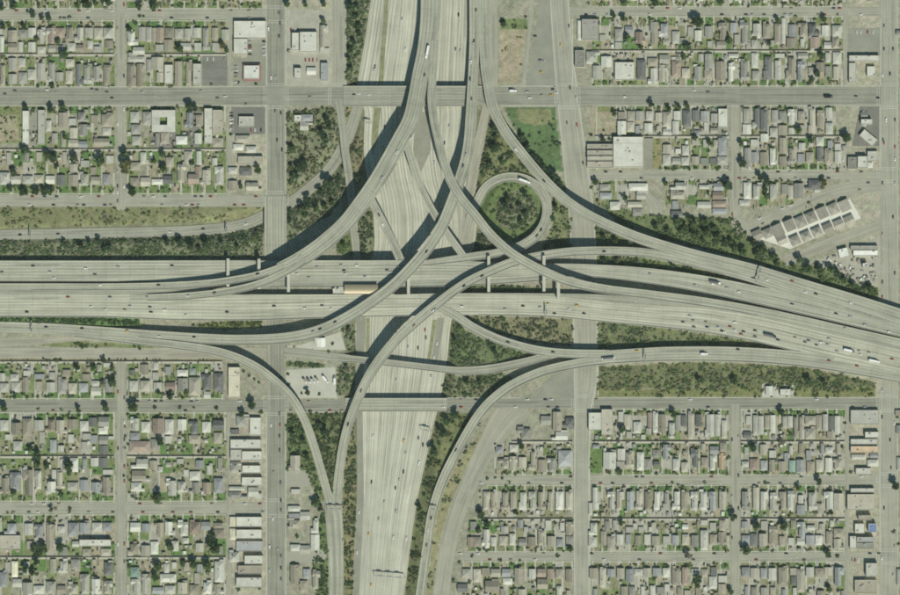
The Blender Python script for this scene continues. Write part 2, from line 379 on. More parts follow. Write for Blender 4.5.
rib('F89', [(606, 357.3, 8.15, 13), (640, 355.2, 8.1, 13.5), (667, 354, 8, 14), (733, 354.3, 7.6, 14.5), (800, 359, 7.2, 14.5), (867, 369.3, 7, 14.5), (940, 383, 7, 14.5)], -0.1)
rib('X1', [(404, 137, 14.5, 7), (409, 152, 14.3, 7), (414.5, 170, 13.6, 7), (422, 190, 12.2, 7), (433, 211.5, 10.4, 7), (446, 232, 8.8, 7), (459, 250, 7.4, 7), (468, 262, 6.8, 6)])
rib('X2', [(365, 188, 18.0, 8), (369, 196, 17.0, 8), (375, 208, 15, 8), (386, 229, 11, 8), (396, 250, 8, 8), (402, 264, 6.8, 8)])
rib('H1', [(284, 352, 0.3, 9), (310, 354, 0.35, 9.5), (344, 358.3, 0.5, 8), (352, 359, 0.6, 6.5), (383, 362.2, 0.9, 6.5), (420, 366.6, 0.9, 6.5), (450, 370, 0.7, 6.8), (462, 371, 0.7, 8), (490, 369.3, 1.5, 9), (520, 363.5, 4, 8.5), (545, 357, 6.8, 7), (562, 354, 7.8, 5)])
rib('oldroad', [(519, 404, 0.035, 32), (505, 419, 0.035, 28), (492, 438, 0.035, 22), (480.5, 459, 0.035, 18.5), (470.5, 480, 0.035, 17.5), (460, 505, 0.035, 17), (452, 530, 0.035, 16.5), (445.5, 560, 0.035, 16), (440.5, 600, 0.035, 15.5), (435, 660, 0.035, 15.5)])
rib('cutramp', [(265, 353, 0.07, 11), (150, 353.5, 0.07, 11), (60, 353, 0.07, 11), (-40, 352.5, 0.07, 11)])
rib('sideramp', [(100, 337.5, 0.09, 4), (70, 339, 0.09, 5), (40, 341, 0.09, 7), (0, 342.5, 0.09, 8.5), (-40, 343, 0.09, 9)])

# streets: z levels step up so that crossings never share a plane
def st(key, x0, y0, x1, y1, w, z, w2=None):
    rib(key, [(x0, y0, z, w), ((x0 + x1) / 2, (y0 + y1) / 2, z, (w + (w2 or w)) / 2), (x1, y1, z, w2 or w)])
STREETS = []
def street(key, x0, y0, x1, y1, w, z, m='street', phrase='', w2=None):
    st(key, x0, y0, x1, y1, w, z, w2); STREETS.append((key, m, phrase))
street('s_top_l', -40, 14.3, 270, 14.3, 10.4, .06, phrase='the top street of the upper-left blocks')
street('s_mid_l', -40, 200.8, 268, 200.8, 12, .06, phrase='the street above the sunken ramp')
street('s_low_l1', -40, 405.8, 345, 405.8, 12, .06, 'avenue', phrase='the street below the elevated freeway')
street('s_low_l2', -40, 508, 272, 508, 11.5, .06, phrase='the lowest street at bottom left')
street('s_top_r', 568, 11.4, 900, 11.4, 8.6, .06, phrase='the top street of the upper-right blocks')
street('s_mid_r', 588, 175, 885, 175, 8.6, .06, phrase='the second street of the upper-right blocks')
street('s_low_r1', 440, 403.3, 940, 403.3, 10, .06, 'avenue', phrase='the street below the right-hand embankment')
street('s_low_r2', 478, 480, 885, 480, 8.6, .06, phrase='the middle street of the lower-right blocks')
street('s_low_r3', 460, 556.6, 885, 556.6, 8.4, .06, phrase='the lowest street of the lower-right blocks')
street('n_left_a', 120.8, -40, 120.8, 210, 8.6, .10, phrase='the side street of the upper-left blocks')
street('n_left_b', 121.2, 362, 121.2, 660, 8.6, .10, phrase='the side street of the lower-left blocks')
street('alley_l', 229.3, 12, 229.3, 196, 4, .08, phrase='the back lane by the upper-left shops')
street('alley_l2', 229.3, 412, 229.3, 660, 4, .08, phrase='the back lane by the lower-left flats')
street('n_right_a', 735, 100, 735, 200, 8, .10, phrase='the side street of the upper-right blocks')
street('n_right_b', 735.3, 404, 735.3, 660, 8.4, .10, phrase='the side street of the lower-right blocks')
street('alley_r', 845.5, 12, 845.5, 90, 4, .08, phrase='the lane by the upper-right lots')
street('alley_r2', 847.5, 404, 847.5, 660, 3.6, .08, phrase='the lane by the lower-right lots')
street('frontage', 338.5, -40, 338.5, 92, 13, .10, 'street', 'the street beside the wooded bank')
street('frontage_r', 493.5, -40, 493.5, 92, 8, .10, 'street', 'the frontage road beside the dirt lot')
street('lot_edge', 536, -40, 523, 92, 4, .10, 'street', 'the lane between the dirt lot and the grey apron')
street('avenue', -40, 96, 940, 96, 18, .14, 'avenue', 'the wide cross avenue')
street('figueroa', 276, -60, 276, 660, 17.5, .18, 'avenue', 'the wide avenue at left')
rib('broadway', [(558, -60, .18, 16), (559.5, 0, .18, 16), (563, 50, .18, 17), (568, 100, .18, 19), (574, 150, .18, 21), (580, 200, .18, 22.5), (583.5, 250, .18, 22.5), (585.5, 320, .18, 22), (585.5, 380, .18, 21), (583, 412, .18, 14), (582, 450, .18, 13), (582, 660, .18, 13)])
STREETS.append(('broadway', 'street', 'the wide avenue right of the loop'))
street('main', 889, -60, 888, 660, 16, .18, 'street', 'the wide avenue at far right')
rib('diag', [(884, 185, .05, 12), (850, 188, .05, 13), (820, 196, .05, 10), (795, 207, .05, 9), (770, 217, .05, 9), (748, 226, .05, 11), (738, 222, .05, 10), (734, 200, .05, 9)])
STREETS.append(('diag', 'street', 'the slanting street above the townhouses'))
rib('diag2', [(884, 224, .045, 10), (850, 236, .045, 11), (820, 247, .045, 11), (784, 262, .045, 9)])
STREETS.append(('diag2', 'dirtroad', 'the dead-end road below the townhouses'))
rib('culdesac', [(640, 180, .05, 6), (648, 196, .05, 7), (655, 206, .05, 13), (656, 215, .05, 13)])
STREETS.append(('culdesac', 'street', 'the short dead-end street'))

# ------------------------------------------------------------------ terrain: one sheet, cut down along the sunken freeway and its ramps
xs = np.concatenate([[-3000, -1200, -400, -120, -60], np.arange(-30, 931, 1.5), [960, 1020, 1300, 2100, 3900]])
ys = np.concatenate([[-3000, -1200, -400, -120, -60], np.arange(-30, 627, 1.5), [660, 720, 1000, 1800, 3600]])
GX, GY = np.meshgrid(xs, ys)
GZ = np.zeros_like(GX)
def carve(key, margin=1.2, slope=0.55, drop=0.45, y0=None):
    r = RIB[key]; s = r['s']
    m = np.ones(len(s), bool) if y0 is None else (s[:, 1] > y0)
    s = s[m]
    lo = s[:, :2].min(0) - 60; hi = s[:, :2].max(0) + 60
    sel = (GX > lo[0]) & (GX < hi[0]) & (GY > lo[1]) & (GY < hi[1])
    px, py = GX[sel], GY[sel]
    best = np.full(px.shape, 1e9)
    for c in s:
        d = np.hypot(px - c[0], py - c[1])
        cand = c[2] - drop + np.maximum(0, d - c[3] / 2 - margin) * S * slope
        # beside the line itself the true offset is used, so wide beds stay level
        best = np.minimum(best, cand)
    GZ[sel] = np.minimum(GZ[sel], best)
b = RIB['bed']['s']
Lx = np.interp(GY, b[:, 1], b[:, 0] - b[:, 3] / 2); Rx = np.interp(GY, b[:, 1], b[:, 0] + b[:, 3] / 2)
off = np.maximum(0, np.maximum(Lx - GX, GX - Rx) - 1.4)
GZ = np.minimum(GZ, T - 0.45 + off * S * 0.5)
for k in ('exit_trench', 'onramp', 'collector'):
    carve(k)
carve('loop', y0=None) if False else None
l = RIB['loop']['s']
RIB['loop_low'] = dict(s=l[l[:, 2] < 0.2]); carve('loop_low')

def terrain_z(x, y):
    i = min(max(np.searchsorted(xs, x) - 1, 0), len(xs) - 2); j = min(max(np.searchsorted(ys, y) - 1, 0), len(ys) - 2)
    u = (x - xs[i]) / (xs[i + 1] - xs[i]); v = (y - ys[j]) / (ys[j + 1] - ys[j])
    return float((GZ[j, i] * (1 - u) + GZ[j, i + 1] * u) * (1 - v) + (GZ[j + 1, i] * (1 - u) + GZ[j + 1, i + 1] * u) * v)

def inside(poly, X, Y):
    c = np.zeros(np.shape(X), bool)
    n = len(poly)
    for i in range(n):
        x0, y0 = poly[i]; x1, y1 = poly[(i + 1) % n]
        if y0 == y1: continue
        cr = ((y0 > Y) != (y1 > Y)) & (X < (x1 - x0) * (Y - y0) / (y1 - y0) + x0)
        c ^= cr
    return c

# planted zones: outline, ground tone, shrubs for 100 square units, shrub tones, phrase
GR, DR, DI, LU, BR = (0.125, 0.14, 0.065), (0.225, 0.21, 0.115), (0.30, 0.255, 0.175), (0.075, 0.145, 0.045), (0.165, 0.168, 0.105)
ZONES = [
    ([(346, -20), (374, -20), (370, 0), (357, 84), (346, 84)], BR, 11, 'dgm', 'the bank beside the sunken freeway'),
    ([(388, -10), (391, -10), (383, 80), (378, 80)], DR, 0, '', 'the grass median of the sunken freeway'),
    ([(-20, 207), (264, 207), (262, 212), (240, 220), (-20, 229)], (0.172, 0.170, 0.09), 2.4, 'glm', 'the dry verge above the ramp'),
    ([(-20, 239), (150, 238), (240, 231), (263, 225), (263, 259), (-20, 260)], BR, 11, 'dmgmgm', 'the shrub strip above the freeway'),
    ([(286, 112), (330, 106), (338, 112), (341, 145), (324, 168), (286, 196)], BR, 6, 'mgdl', 'the brush beside the avenue'),
    ([(286, 212), (300, 204), (330, 176), (343, 160), (348, 190), (330, 215), (300, 232), (286, 243)], BR, 9, 'dmg', 'the wedge under the tall flyover'),
    ([(347, 108), (352, 106), (349, 118), (346, 125)], DR, 5, 'dm', 'the wedge by the ramp'),
    ([(348, 145), (353, 138), (364, 138), (366, 172), (352, 190)], (0.17, 0.155, 0.095), 4, 'gm', 'the wedge by the ramp'),
    ([(374, 106), (381, 106), (377, 140), (371, 154)], (0.12, 0.135, 0.06), 3, 'm', 'the grass median'),
    ([(357, 222), (372, 208), (374, 250), (359, 255)], BR, 9, 'dgm', 'the brush below the tall flyover'),
    ([(337, 238), (352, 232), (353, 254), (337, 254)], (0.12, 0.13, 0.06), 6, 'm', 'the brush below the tall flyover'),
    ([(491, 122), (499, 128), (540, 180), (514, 172), (492, 181), (476, 205), (480, 160), (488, 130)], (0.15, 0.155, 0.075), 5, 'mdg', 'the wedge beside the loop'),
    ([(503, 107), (555, 107), (563, 172), (545, 168), (520, 136)], (0.095, 0.14, 0.062), 0.6, 'd', 'the green field'),
    ([(516, 109), (550, 109), (554, 122), (540, 126), (520, 122)], (0.19, 0.19, 0.10), 0, '', 'the green field'),
    ([(514, 132), (524, 138), (548, 170), (566, 184), (566, 196), (540, 170)], GR, 8, 'ddm', 'the tree line under the flyover'),
    ([(484, 190), (500, 182), (514, 181), (530, 186), (541, 198), (542, 215), (536, 230), (516, 242), (500, 240), (484, 228), (478, 208)], (0.115, 0.15, 0.06), 1.5, 'm', 'the inside of the loop'),
    ([(500, 198), (516, 190), (532, 196), (538, 212), (528, 226), (512, 230), (500, 226), (495, 215)], BR, 9, 'mgmdg', 'the inside of the loop'),
    ([(553, 190), (572, 206), (572, 250), (540, 250), (552, 228)], (0.15, 0.16, 0.08), 5, 'mgd', 'the wedge right of the loop'),
    ([(595, 224), (650, 246), (640, 247), (597, 246)], GR, 9, 'dmg', 'the wedge between the ramps'),
    ([(470, 232), (490, 236), (510, 252), (470, 255)], BR, 7, 'mdg', 'the wedge left of the loop'),
    ([(597, 256), (640, 257), (700, 269), (745, 282), (740, 284), (660, 271), (597, 265)], (0.115, 0.14, 0.06), 8, 'mdg', 'the strip between the carriageways'),
    ([(596, 200), (640, 214), (672, 216), (735, 218), (745, 232), (782, 262), (830, 268), (878, 288), (878, 306), (800, 277), (740, 258), (660, 238), (620, 224)], (0.12, 0.14, 0.065), 10, 'mmmdgm', 'the wooded bank above the freeway'),
    ([(466, 315), (573, 319), (573, 346), (530, 342), (495, 333)], (0.175, 0.17, 0.10), 6, 'mgdg', 'the brush below the freeway'),
    ([(453, 322), (480, 338), (534, 355), (490, 364), (450, 367)], (0.12, 0.14, 0.07), 9, 'mmdgm', 'the thicket below the freeway'),
    ([(445, 377), (500, 372), (512, 378), (486, 398), (440, 398)], (0.16, 0.16, 0.09), 8, 'mdg', 'the thicket beside the bridge'),
    ([(597, 321), (650, 326), (720, 336), (808, 351), (735, 347), (640, 348), (597, 350)], (0.145, 0.155, 0.08), 6, 'mgd', 'the strip inside the merging ramps'),
    ([(597, 367), (700, 362), (800, 367), (876, 382), (876, 392), (597, 390)], (0.14, 0.145, 0.075), 8, 'mgmlgm', 'the embankment below the ramps'),
    ([(597, 388), (876, 388), (876, 397), (597, 397)], (0.165, 0.165, 0.075), 1.5, 'ml', 'the embankment below the ramps'),
    ([(-20, 316.5), (138, 318.5), (139, 325.5), (70, 323), (-20, 321)], (0.10, 0.125, 0.05), 14, 'md', 'the hedge in the freeway median'),
    ([(190, 325), (215, 321.5), (262, 319), (262, 327), (220, 330)], (0.13, 0.14, 0.06), 9, 'ml', 'the hedge in the freeway median'),
    ([(40, 345), (70, 341), (140, 344.5), (230, 352), (120, 348), (60, 348)], (0.15, 0.165, 0.08), 2, 'm', 'the verge above the frontage road'),
    ([(-20, 358.5), (222, 358.5), (222, 362), (-20, 362)], (0.24, 0.215, 0.135), 2, 'md', 'the verge of the frontage road'),
    ([(286, 414), (346, 412), (337, 470), (332, 498), (322, 480), (307, 430)], (0.12, 0.135, 0.065), 9, 'mmdgml', 'the thicket between the two ramps'),
    ([(286, 419), (300, 419), (312, 450), (318, 475), (326, 500), (318, 500), (306, 470), (286, 470)], (0.12, 0.14, 0.065), 7, 'mdm', 'the garden edge beside the ramp'),
    ([(346, 424), (355, 412), (357, 500), (352, 620), (344, 620), (343, 500)], (0.17, 0.155, 0.085), 8, 'mdmgm', 'the bank beside the sunken freeway'),
    ([(438, 413), (478, 413), (460, 440), (440, 475), (428, 510), (415, 620), (400, 620), (418, 500)], (0.15, 0.155, 0.075), 6, 'mmgml', 'the bank right of the sunken freeway'),
    ([(499, 412), (482, 430), (458, 462), (440, 500), (432, 540), (424, 610), (430, 610), (440, 540), (452, 500), (470, 460), (486, 436)], (0.225, 0.215, 0.125), 4.5, 'mdg', 'the verge of the curving road'),
    ([(337, 366), (356, 366), (356, 395), (337, 395)], BR, 9, 'gdm', 'the brush beside the bridge'),
    ([(341, 325), (356, 320), (356, 351), (346, 351)], BR, 8, 'gdm', 'the brush beside the bridge'),
    ([(286, 346), (300, 347), (330, 350), (330, 352), (286, 349)], DR, 3, 'm', 'the verge'),
    ([(286, 361), (325, 364), (325, 368), (286, 366)], GR, 14, 'md', 'the hedge above the truck yard'),
    ([(328, 505), (328, 620), (319, 620), (312, 560), (318, 520)], (0.11, 0.14, 0.06), 8, 'mdm', 'the garden edge beside the ramp'),
    ([(500, 29), (527, 29), (518, 84), (500, 84)], (0.285, 0.25, 0.18), 0.2, 'l', 'the dirt lot'),
    ([(500, 19), (528, 19), (527, 29), (500, 29)], (0.14, 0.17, 0.075), 2, 'm', 'the dirt lot'),
    ([(455, 284), (545, 287), (545, 294), (455, 294)], (0.13, 0.14, 0.07), 9, 'md', 'the gap between the carriageways'),
    ([(433, 320), (437, 320), (430, 358), (426, 358)], (0.17, 0.17, 0.08), 3, 'm', 'the grass divider of the sunken freeway'),
    ([(366, 318), (370, 318), (369, 352), (366, 352)], (0.15, 0.16, 0.07), 5, 'm', 'the grass divider of the sunken freeway'),
    ([(0, 106), (22, 106), (22, 143), (-20, 143), (-20, 106)], (0.17, 0.185, 0.085), 1, 'm', 'the vacant lot'),
    ([(0, 116), (16, 114), (20, 140), (-20, 143), (-20, 118)], (0.26, 0.238, 0.165), 0.3, 'm', 'the vacant lot'),
    ([(597, 106), (615, 106), (616, 112), (597, 112)], (0.19, 0.20, 0.09), 0, '', 'the vacant lot'),
    ([(590, 112), (616, 112), (616, 134), (590, 134)], (0.27, 0.245, 0.175), 0.2, 'm', 'the vacant lot'),
    ([(652, 138), (662, 138), (662, 169), (650, 169)], (0.2, 0.19, 0.1), 1, 'm', 'the vacant lot'),
    ([(589, 446), (602, 446), (602, 474), (589, 474)], (0.115, 0.165, 0.06), 1, 'm', 'the corner garden'),
    ([(700, 444), (708, 444), (708, 473), (700, 473)], (0.115, 0.165, 0.06), 1, 'm', 'the corner garden'),
]
BASE = np.array([0.272, 0.268, 0.205])
C = np.ones(GX.shape + (3,)) * BASE
pave = (GX > 284) & (GX < 346) & (GY < 88) | (GX > 850) & (GX < 882) | (GX > 232) & (GX < 268) & (GY < 190) | (GX > 232) & (GX < 268) & (GY > 412)
C[pave] = (0.33, 0.315, 0.245)
vz = (GZ < -0.1)
C[vz] = BR
for poly, tone, *_ in ZONES:
    C[inside(poly, GX, GY)] = np.array(tone) * ((1.08, 1.12, 1.14) if tone[1] > tone[0] * .98 else (1.12, 1.12, 1.12))
n_y, n_x = GX.shape
k = S * (CAM_H - GZ) / CAM_H
V = np.stack([(GX - 450) * k, (297.5 - GY) * k, GZ], -1).reshape(-1, 3)
idx = np.arange(n_y * n_x).reshape(n_y, n_x)
Q = np.stack([idx[1:, :-1], idx[1:, 1:], idx[:-1, 1:], idx[:-1, :-1]], -1).reshape(-1, 4)
me = bpy.data.meshes.new('ground')
me.vertices.add(len(V)); me.vertices.foreach_set('co', V.ravel())
me.loops.add(Q.size); me.loops.foreach_set('vertex_index', Q.ravel())
me.polygons.add(len(Q)); me.polygons.foreach_set('loop_start', np.arange(0, Q.size, 4))
me.update(calc_edges=True)
ca = me.color_attributes.new('soil', 'FLOAT_COLOR', 'POINT')
ca.data.foreach_set('color', np.concatenate([C.reshape(-1, 3), np.ones((len(V), 1))], 1).ravel())
gm, nd, lk, bs = new_mat('mixed_ground', 0.95, 0.1)
att = nd.new('ShaderNodeAttribute'); att.attribute_name = 'soil'
geo = nd.new('ShaderNodeNewGeometry')
o = att.outputs['Color']
for scl, lo, hi in ((0.035, 0.82, 1.18), (0.16, 0.72, 1.28), (0.6, 0.74, 1.26)):
    n_ = noise(nd, lk, geo.outputs['Position'], scl, 4, 0.65)
    r_ = ramp(nd, [(0.3, lo), (0.7, hi)]); lk.new(n_.outputs['Fac'], r_.inputs['Fac'])
    o = cmix(nd, lk, 'MULTIPLY', 1.0, o, r_.outputs['Color'])
n_ = noise(nd, lk, geo.outputs['Position'], 0.09, 4, 0.6)
r_ = ramp(nd, [(0.4, (0.96, 1.03, 0.93)), (0.6, (1.04, 0.99, 1.0))]); lk.new(n_.outputs['Fac'], r_.inputs['Fac'])
o = cmix(nd, lk, 'MULTIPLY', 1.0, o, r_.outputs['Color'])
lk.new(o, bs.inputs['Base Color'])
me.materials.append(gm)
tag(link('ground', me), kind='structure')

# ------------------------------------------------------------------ laying the carriageways
def strip(key, lo=0, hi=None, inset=0.0, dz=0.0):
    r = RIB[key]; s = r['s'][lo:hi]; n = r['n'][lo:hi]; ln = r['ln'][lo:hi]
    Lp, Rp, uv = [], [], []
    wm = float(np.median(r['s'][:, 3])) * S
    for c, nn, q in zip(s, n, ln):
        h = c[3] / 2 - inset
        Lp.append(P3(c[0] + nn[0] * h, c[1] + nn[1] * h, c[2] + dz)); Rp.append(P3(c[0] - nn[0] * h, c[1] - nn[1] * h, c[2] + dz))
        uv.append(((0.0, q), (wm, q)))
    return Lp, Rp, uv

def sheet(key, name, m, parent=None):
    Lp, Rp, uv = strip(key)
    v, u, f = [], [], []
    for a, b_, w in zip(Lp, Rp, uv):
        v += [a, b_]; u += [w[0], w[1]]
    for i in range(len(Lp) - 1):
        f.append((2 * i, 2 * i + 1, 2 * i + 3, 2 * i + 2))
    f = [tuple(reversed(q)) for q in f] if face_down(v, f) else f
    return link(name, mesh(name, v, f, [M[m]], None, u), parent)

def face_down(v, f):
    a, b_, c = (Vector(v[i]) for i in f[0][:3])
    return (b_ - a).cross(c - a).z < 0

def deck(key, name, m, thick, parent, solid=None):
    """slab with sides; where solid(x, y) holds, its walls run down to the ground"""
    Lp, Rp, uv = strip(key)
    s = RIB[key]['s']
    v, u = [], []
    for i, (a, b_, w) in enumerate(zip(Lp, Rp, uv)):
        g = terrain_z(s[i, 0], s[i, 1])
        bot = a[2] - thick
        if solid and solid(s[i, 0], s[i, 1]): bot = min(bot, g - 0.6)
        v += [a, b_, (b_[0], b_[1], bot), (a[0], a[1], bot)]
        u += [w[0], w[1], w[1], w[0]]
    f = []
    n = len(Lp)
    for i in range(n - 1):
        j = 4 * i; k2 = j + 4
        for p, q in ((0, 1), (1, 2), (2, 3), (3, 0)):
            f.append((j + p, j + q, k2 + q, k2 + p))
    f += [(0, 3, 2, 1), (4 * n - 4, 4 * n - 3, 4 * n - 2, 4 * n - 1)]
    if face_down(v, f): f = [tuple(reversed(q)) for q in f]
    mi = [0 if (q % 4 == 0 and q < 4 * (n - 1)) else 1 for q in range(len(f))]
    return link(name, mesh(name, v, f, [M[m], M['pier']], mi, u), parent)

def parapet(key, side, lo, hi, parent, h=0.9, w=0.42, name='parapet'):
    r = RIB[key]; n_ = len(r['s'])
    i0, i1 = int(lo * (n_ - 1)), int(math.ceil(hi * (n_ - 1)))
    if i1 - i0 < 1: return
    v, f = [], []
    for c, nn in zip(r['s'][i0:i1 + 1], r['n'][i0:i1 + 1]):
        for off, z in ((c[3] / 2 - w / S, 0.0), (c[3] / 2 - w / S, h), (c[3] / 2 + 0.06, h), (c[3] / 2 + 0.06, -1.0)):
            v.append(P3(c[0] + side * nn[0] * off, c[1] + side * nn[1] * off, c[2] + z))
    n2 = i1 - i0 + 1
    for i in range(n2 - 1):
        j = 4 * i; k2 = j + 4
        for p, q in ((0, 1), (1, 2), (2, 3)):
            f.append((j + p, j + q, k2 + q, k2 + p) if side > 0 else (j + q, j + p, k2 + p, k2 + q))
    return link(name, mesh(name, v, f, [M['parapet']]), parent)

def lines(key, parent, lanes=None, shoulder=2.4, yellow=False, w=0.22, dash=True):
    """painted lane lines, dashed between lanes and solid at the edges"""
    r = RIB[key]; s, nn, ln = r['s'], r['n'], r['ln']
    mb = MB()
    width = float(np.median(s[:, 3])) * S
    lanes = lanes or max(1, int((width - 2 * shoulder + 1.2) // 3.6))
    def at(q, frac, dx):
        x = np.interp(q, ln, s[:, 0]); y = np.interp(q, ln, s[:, 1]); z = np.interp(q, ln, s[:, 2]); ww = np.interp(q, ln, s[:, 3])
        nx = np.interp(q, ln, nn[:, 0]); ny = np.interp(q, ln, nn[:, 1])
        off = ((0.5 - frac) * (ww * S - 2 * shoulder) + dx) / S
        return P3(x + nx * off, y + ny * off, z + 0.03)
    def seg(q0, q1, frac, m=0):
        a, b_, c, d = at(q0, frac, w / 2), at(q0, frac, -w / 2), at(q1, frac, -w / 2), at(q1, frac, w / 2)
        p = (a, b_, c, d)
        if (Vector(b_) - Vector(a)).cross(Vector(c) - Vector(a)).z < 0: p = p[::-1]
        mb.quad(p, m)
    for kx in range(lanes + 1):
        edge = kx in (0, lanes)
        stp = 20 if edge else 14.6
        q = 0.0
        while q + 4 < ln[-1]:
            seg(q, min(ln[-1], q + (stp if edge else 4.2)), kx / lanes, 1 if (kx == 0 and yellow) else 0)
            q += stp
    o = mb.build('lane_marking', [M['line'], M['lineyellow']], parent)
    o['kind'] = 'stuff'

def piers(key, parent, every=36.0, avoid=()):
    r = RIB[key]; q = every * 0.6; s = r['s']
    while q < r['ln'][-1] - 10:
        x, y, z, w = (float(np.interp(q, r['ln'], s[:, i])) for i in range(4))
        g = terrain_z(x, y)
        clear = z - g > 4.0
        for kk in avoid + tuple(KEEP_CLEAR):
            if kk == key: continue
            c = RIB[kk]['s']
            d = np.hypot(c[:, 0] - x, c[:, 1] - y); i = int(d.argmin())
            if d[i] < c[i, 3] / 2 + 1.2 and c[i, 2] < z - 1.0 and c[i, 2] > g - 1.5: clear = False
        if clear and -20 < x < 920 and -20 < y < 615:
            X, Y, _ = P3(x, y, z)
            mb = MB()
            mb.prism(X, Y, g - 0.6, z - 3.0, 1.15, 1.15, 10)
            mb.prism(X, Y, z - 3.0, z - 1.55, 1.15, 2.3, 10)
            mb.build('pier', [M['pier']], parent)
            q += every
        else:
            q += 6.0
    return

KEEP_CLEAR = ['exit_trench', 'onramp', 'wb', 'hov', 'eb', 'figueroa', 'broadway', 'main', 'avenue', 's_low_l1', 's_low_r1', 'collector', 'loop', 'F1a', 'F1b', 'F3', 'F4', 'F5', 'F8', 'H1', 'median']

# the sunken freeway and roads at grade are part of the setting
o = tag(sheet('bed', 'sunken_freeway', 'bedconcrete'), kind='structure'); lines('bed', o, lanes=14, yellow=True)
for k, n_, m in (('exit_trench', 'sunken_slip_road', 'deckgrey'), ('onramp', 'slip_road', 'deckgrey'), ('collector', 'collector_road', 'dirtroad')):
    o = tag(sheet(k, n_, m), kind='structure'); lines(k, o)
for k, n_, m in (('oldroad', 'curving_road', 'dirtroad'), ('cutramp', 'frontage_road', 'dirtroad'), ('sideramp', 'slip_road', 'dirtroad')):
    tag(sheet(k, n_, m), kind='structure')
for k, m, ph in STREETS:
    o = tag(sheet(k, 'street' if m != 'avenue' else 'avenue', m), kind='structure')
    if k in ('avenue', 'figueroa', 'broadway', 'main'): lines(k, o, lanes=6, shoulder=1.0, w=0.14)
    else: pass

cw = MB()
def bar(x0, x1, y0, y1, z):
    cw.quad([P3(x0, y1, z), P3(x1, y1, z), P3(x1, y0, z), P3(x0, y0, z)])
def crossing(cx, cy, w, hgt, z=0.21):
    for sx in (-1, 1):
        for o_ in (1.2, 3.4):
            x = cx + sx * (w / 2 + o_); bar(x - .2, x + .2, cy - hgt / 2, cy + hgt / 2, z)
    for sy in (-1, 1):
        for o_ in (1.2, 3.4):
            y = cy + sy * (hgt / 2 + o_); bar(cx - w / 2, cx + w / 2, y - .2, y + .2, z)
for a_ in ((276, 96, 17.5, 18), (567.5, 96, 18, 18), (888.5, 96, 16, 18), (276, 405.8, 17.5, 12), (582.5, 403.3, 15, 10), (888.3, 403.3, 16, 10), (888.5, 175, 16, 8), (276, 200.8, 17.5, 12), (276, 508, 17.5, 11), (338.5, 96, 13, 18), (888, 480, 16, 8), (888, 556.6, 16, 8), (276, 14.3, 17.5, 10)): crossing(*a_)
tag(cw.build('crosswalk_marking', [M['line']]), kind='structure')

def verge_walk(key, w, z):
    """raised footpath along both edges of a street"""
    rr_ = RIB[key]
    for sd in (1, -1):
        v, f = [], []
        for c, nn in zip(rr_['s'], rr_['n']):
            for off in (c[3] / 2 + .1, c[3] / 2 + .1 + w):
                v.append(P3(c[0] + sd * nn[0] * off, c[1] + sd * nn[1] * off, z))
        for i in range(len(rr_['s']) - 1): f.append((2 * i, 2 * i + 1, 2 * i + 3, 2 * i + 2))
        if face_down(v, f): f = [tuple(reversed(q)) for q in f]
        tag(link('footpath', mesh('footpath', v, f, [M['pavement']])), kind='structure')
verge_walk('broadway', 1.2, 0.13)
# planted bank between the carriageways at left, level with them
bk = MB(); top = [(-40, 316.9), (139, 317.9), (141, 325.4), (100, 325.9), (60, 323.6), (20, 321.8), (-40, 320.8)]
bk.quad([P3(a_, b_, 5.75) for a_, b_ in top][::-1])
for i in range(len(top)):
    p_, q_ = top[i], top[(i + 1) % len(top)]
    bk.quad([P3(p_[0], p_[1], 5.75), P3(q_[0], q_[1], 5.75), P3(q_[0], q_[1], -.2), P3(p_[0], p_[1], -.2)])
tag(bk.build('planted_bank', [M['lushgrass']]), kind='structure')

def road_thing(key, name, label, m, thick=1.5, solid=None, par=((1, 0, 1), (-1, 0, 1)), pier=True, mark=True):
    e = bpy.data.objects.new(name, None); col.objects.link(e)
    tag(e, label, 'ramp' if 'freeway' not in name and 'bridge' not in name else ('bridge' if 'bridge' in name else 'freeway'))
    deck(key, 'deck', m, thick, e, solid)
    for sd, lo, hi in par: parapet(key, sd, lo, hi, e)
    if mark: lines(key, e)
    if pier: piers(key, e)
    return e

def fx(key, x):
    s = RIB[key]['s']; return float(np.abs(s[:, 0] - x).argmin()) / (len(s) - 1)
def fy(key, y):
    s = RIB[key]['s']; return float(np.abs(s[:, 1] - y).argmin()) / (len(s) - 1)

emb = lambda x, y: x < 256 or 292 < x < 338 or x > 600 and x < 872
# travel runs left to right for these, so +1 is the upper side
road_thing('wb', 'raised_freeway_carriageway', 'pale raised freeway carriageway, the upper of the two wide ones crossing the picture', 'deckpale', 1.5, emb, ((1, 0, fx('wb', 252)), (1, fx('wb', 300), fx('wb', 425)), (1, fx('wb', 520), fx('wb', 745)), (-1, fx('wb', 540), 1)))
road_thing('hov', 'raised_freeway_lane', 'narrow raised lane along the lower edge of the upper freeway carriageway', 'deckgrey', 1.5, None, ((-1, .15, 1),), pier=False)
road_thing('eb', 'raised_freeway_carriageway', 'pale raised freeway carriageway, the lower of the two wide ones crossing the picture', 'concrete', 1.5, emb, ((1, fx('eb', 250), fx('eb', 395)), (-1, 0, fx('eb', 430)), (-1, fx('eb', 480), fx('eb', 800))))
road_thing('median', 'raised_freeway_lane', 'greyish brown median lanes between the freeway carriageways, widening rightwards', 'deckgrey', 1.4, emb, ((1, 0, fx('median', 560)),), pier=False)
road_thing('busway', 'raised_freeway_lane', 'narrow grey median lane between the carriageways near the left border', 'deckgrey', 1.4, emb, (), pier=False, mark=False)
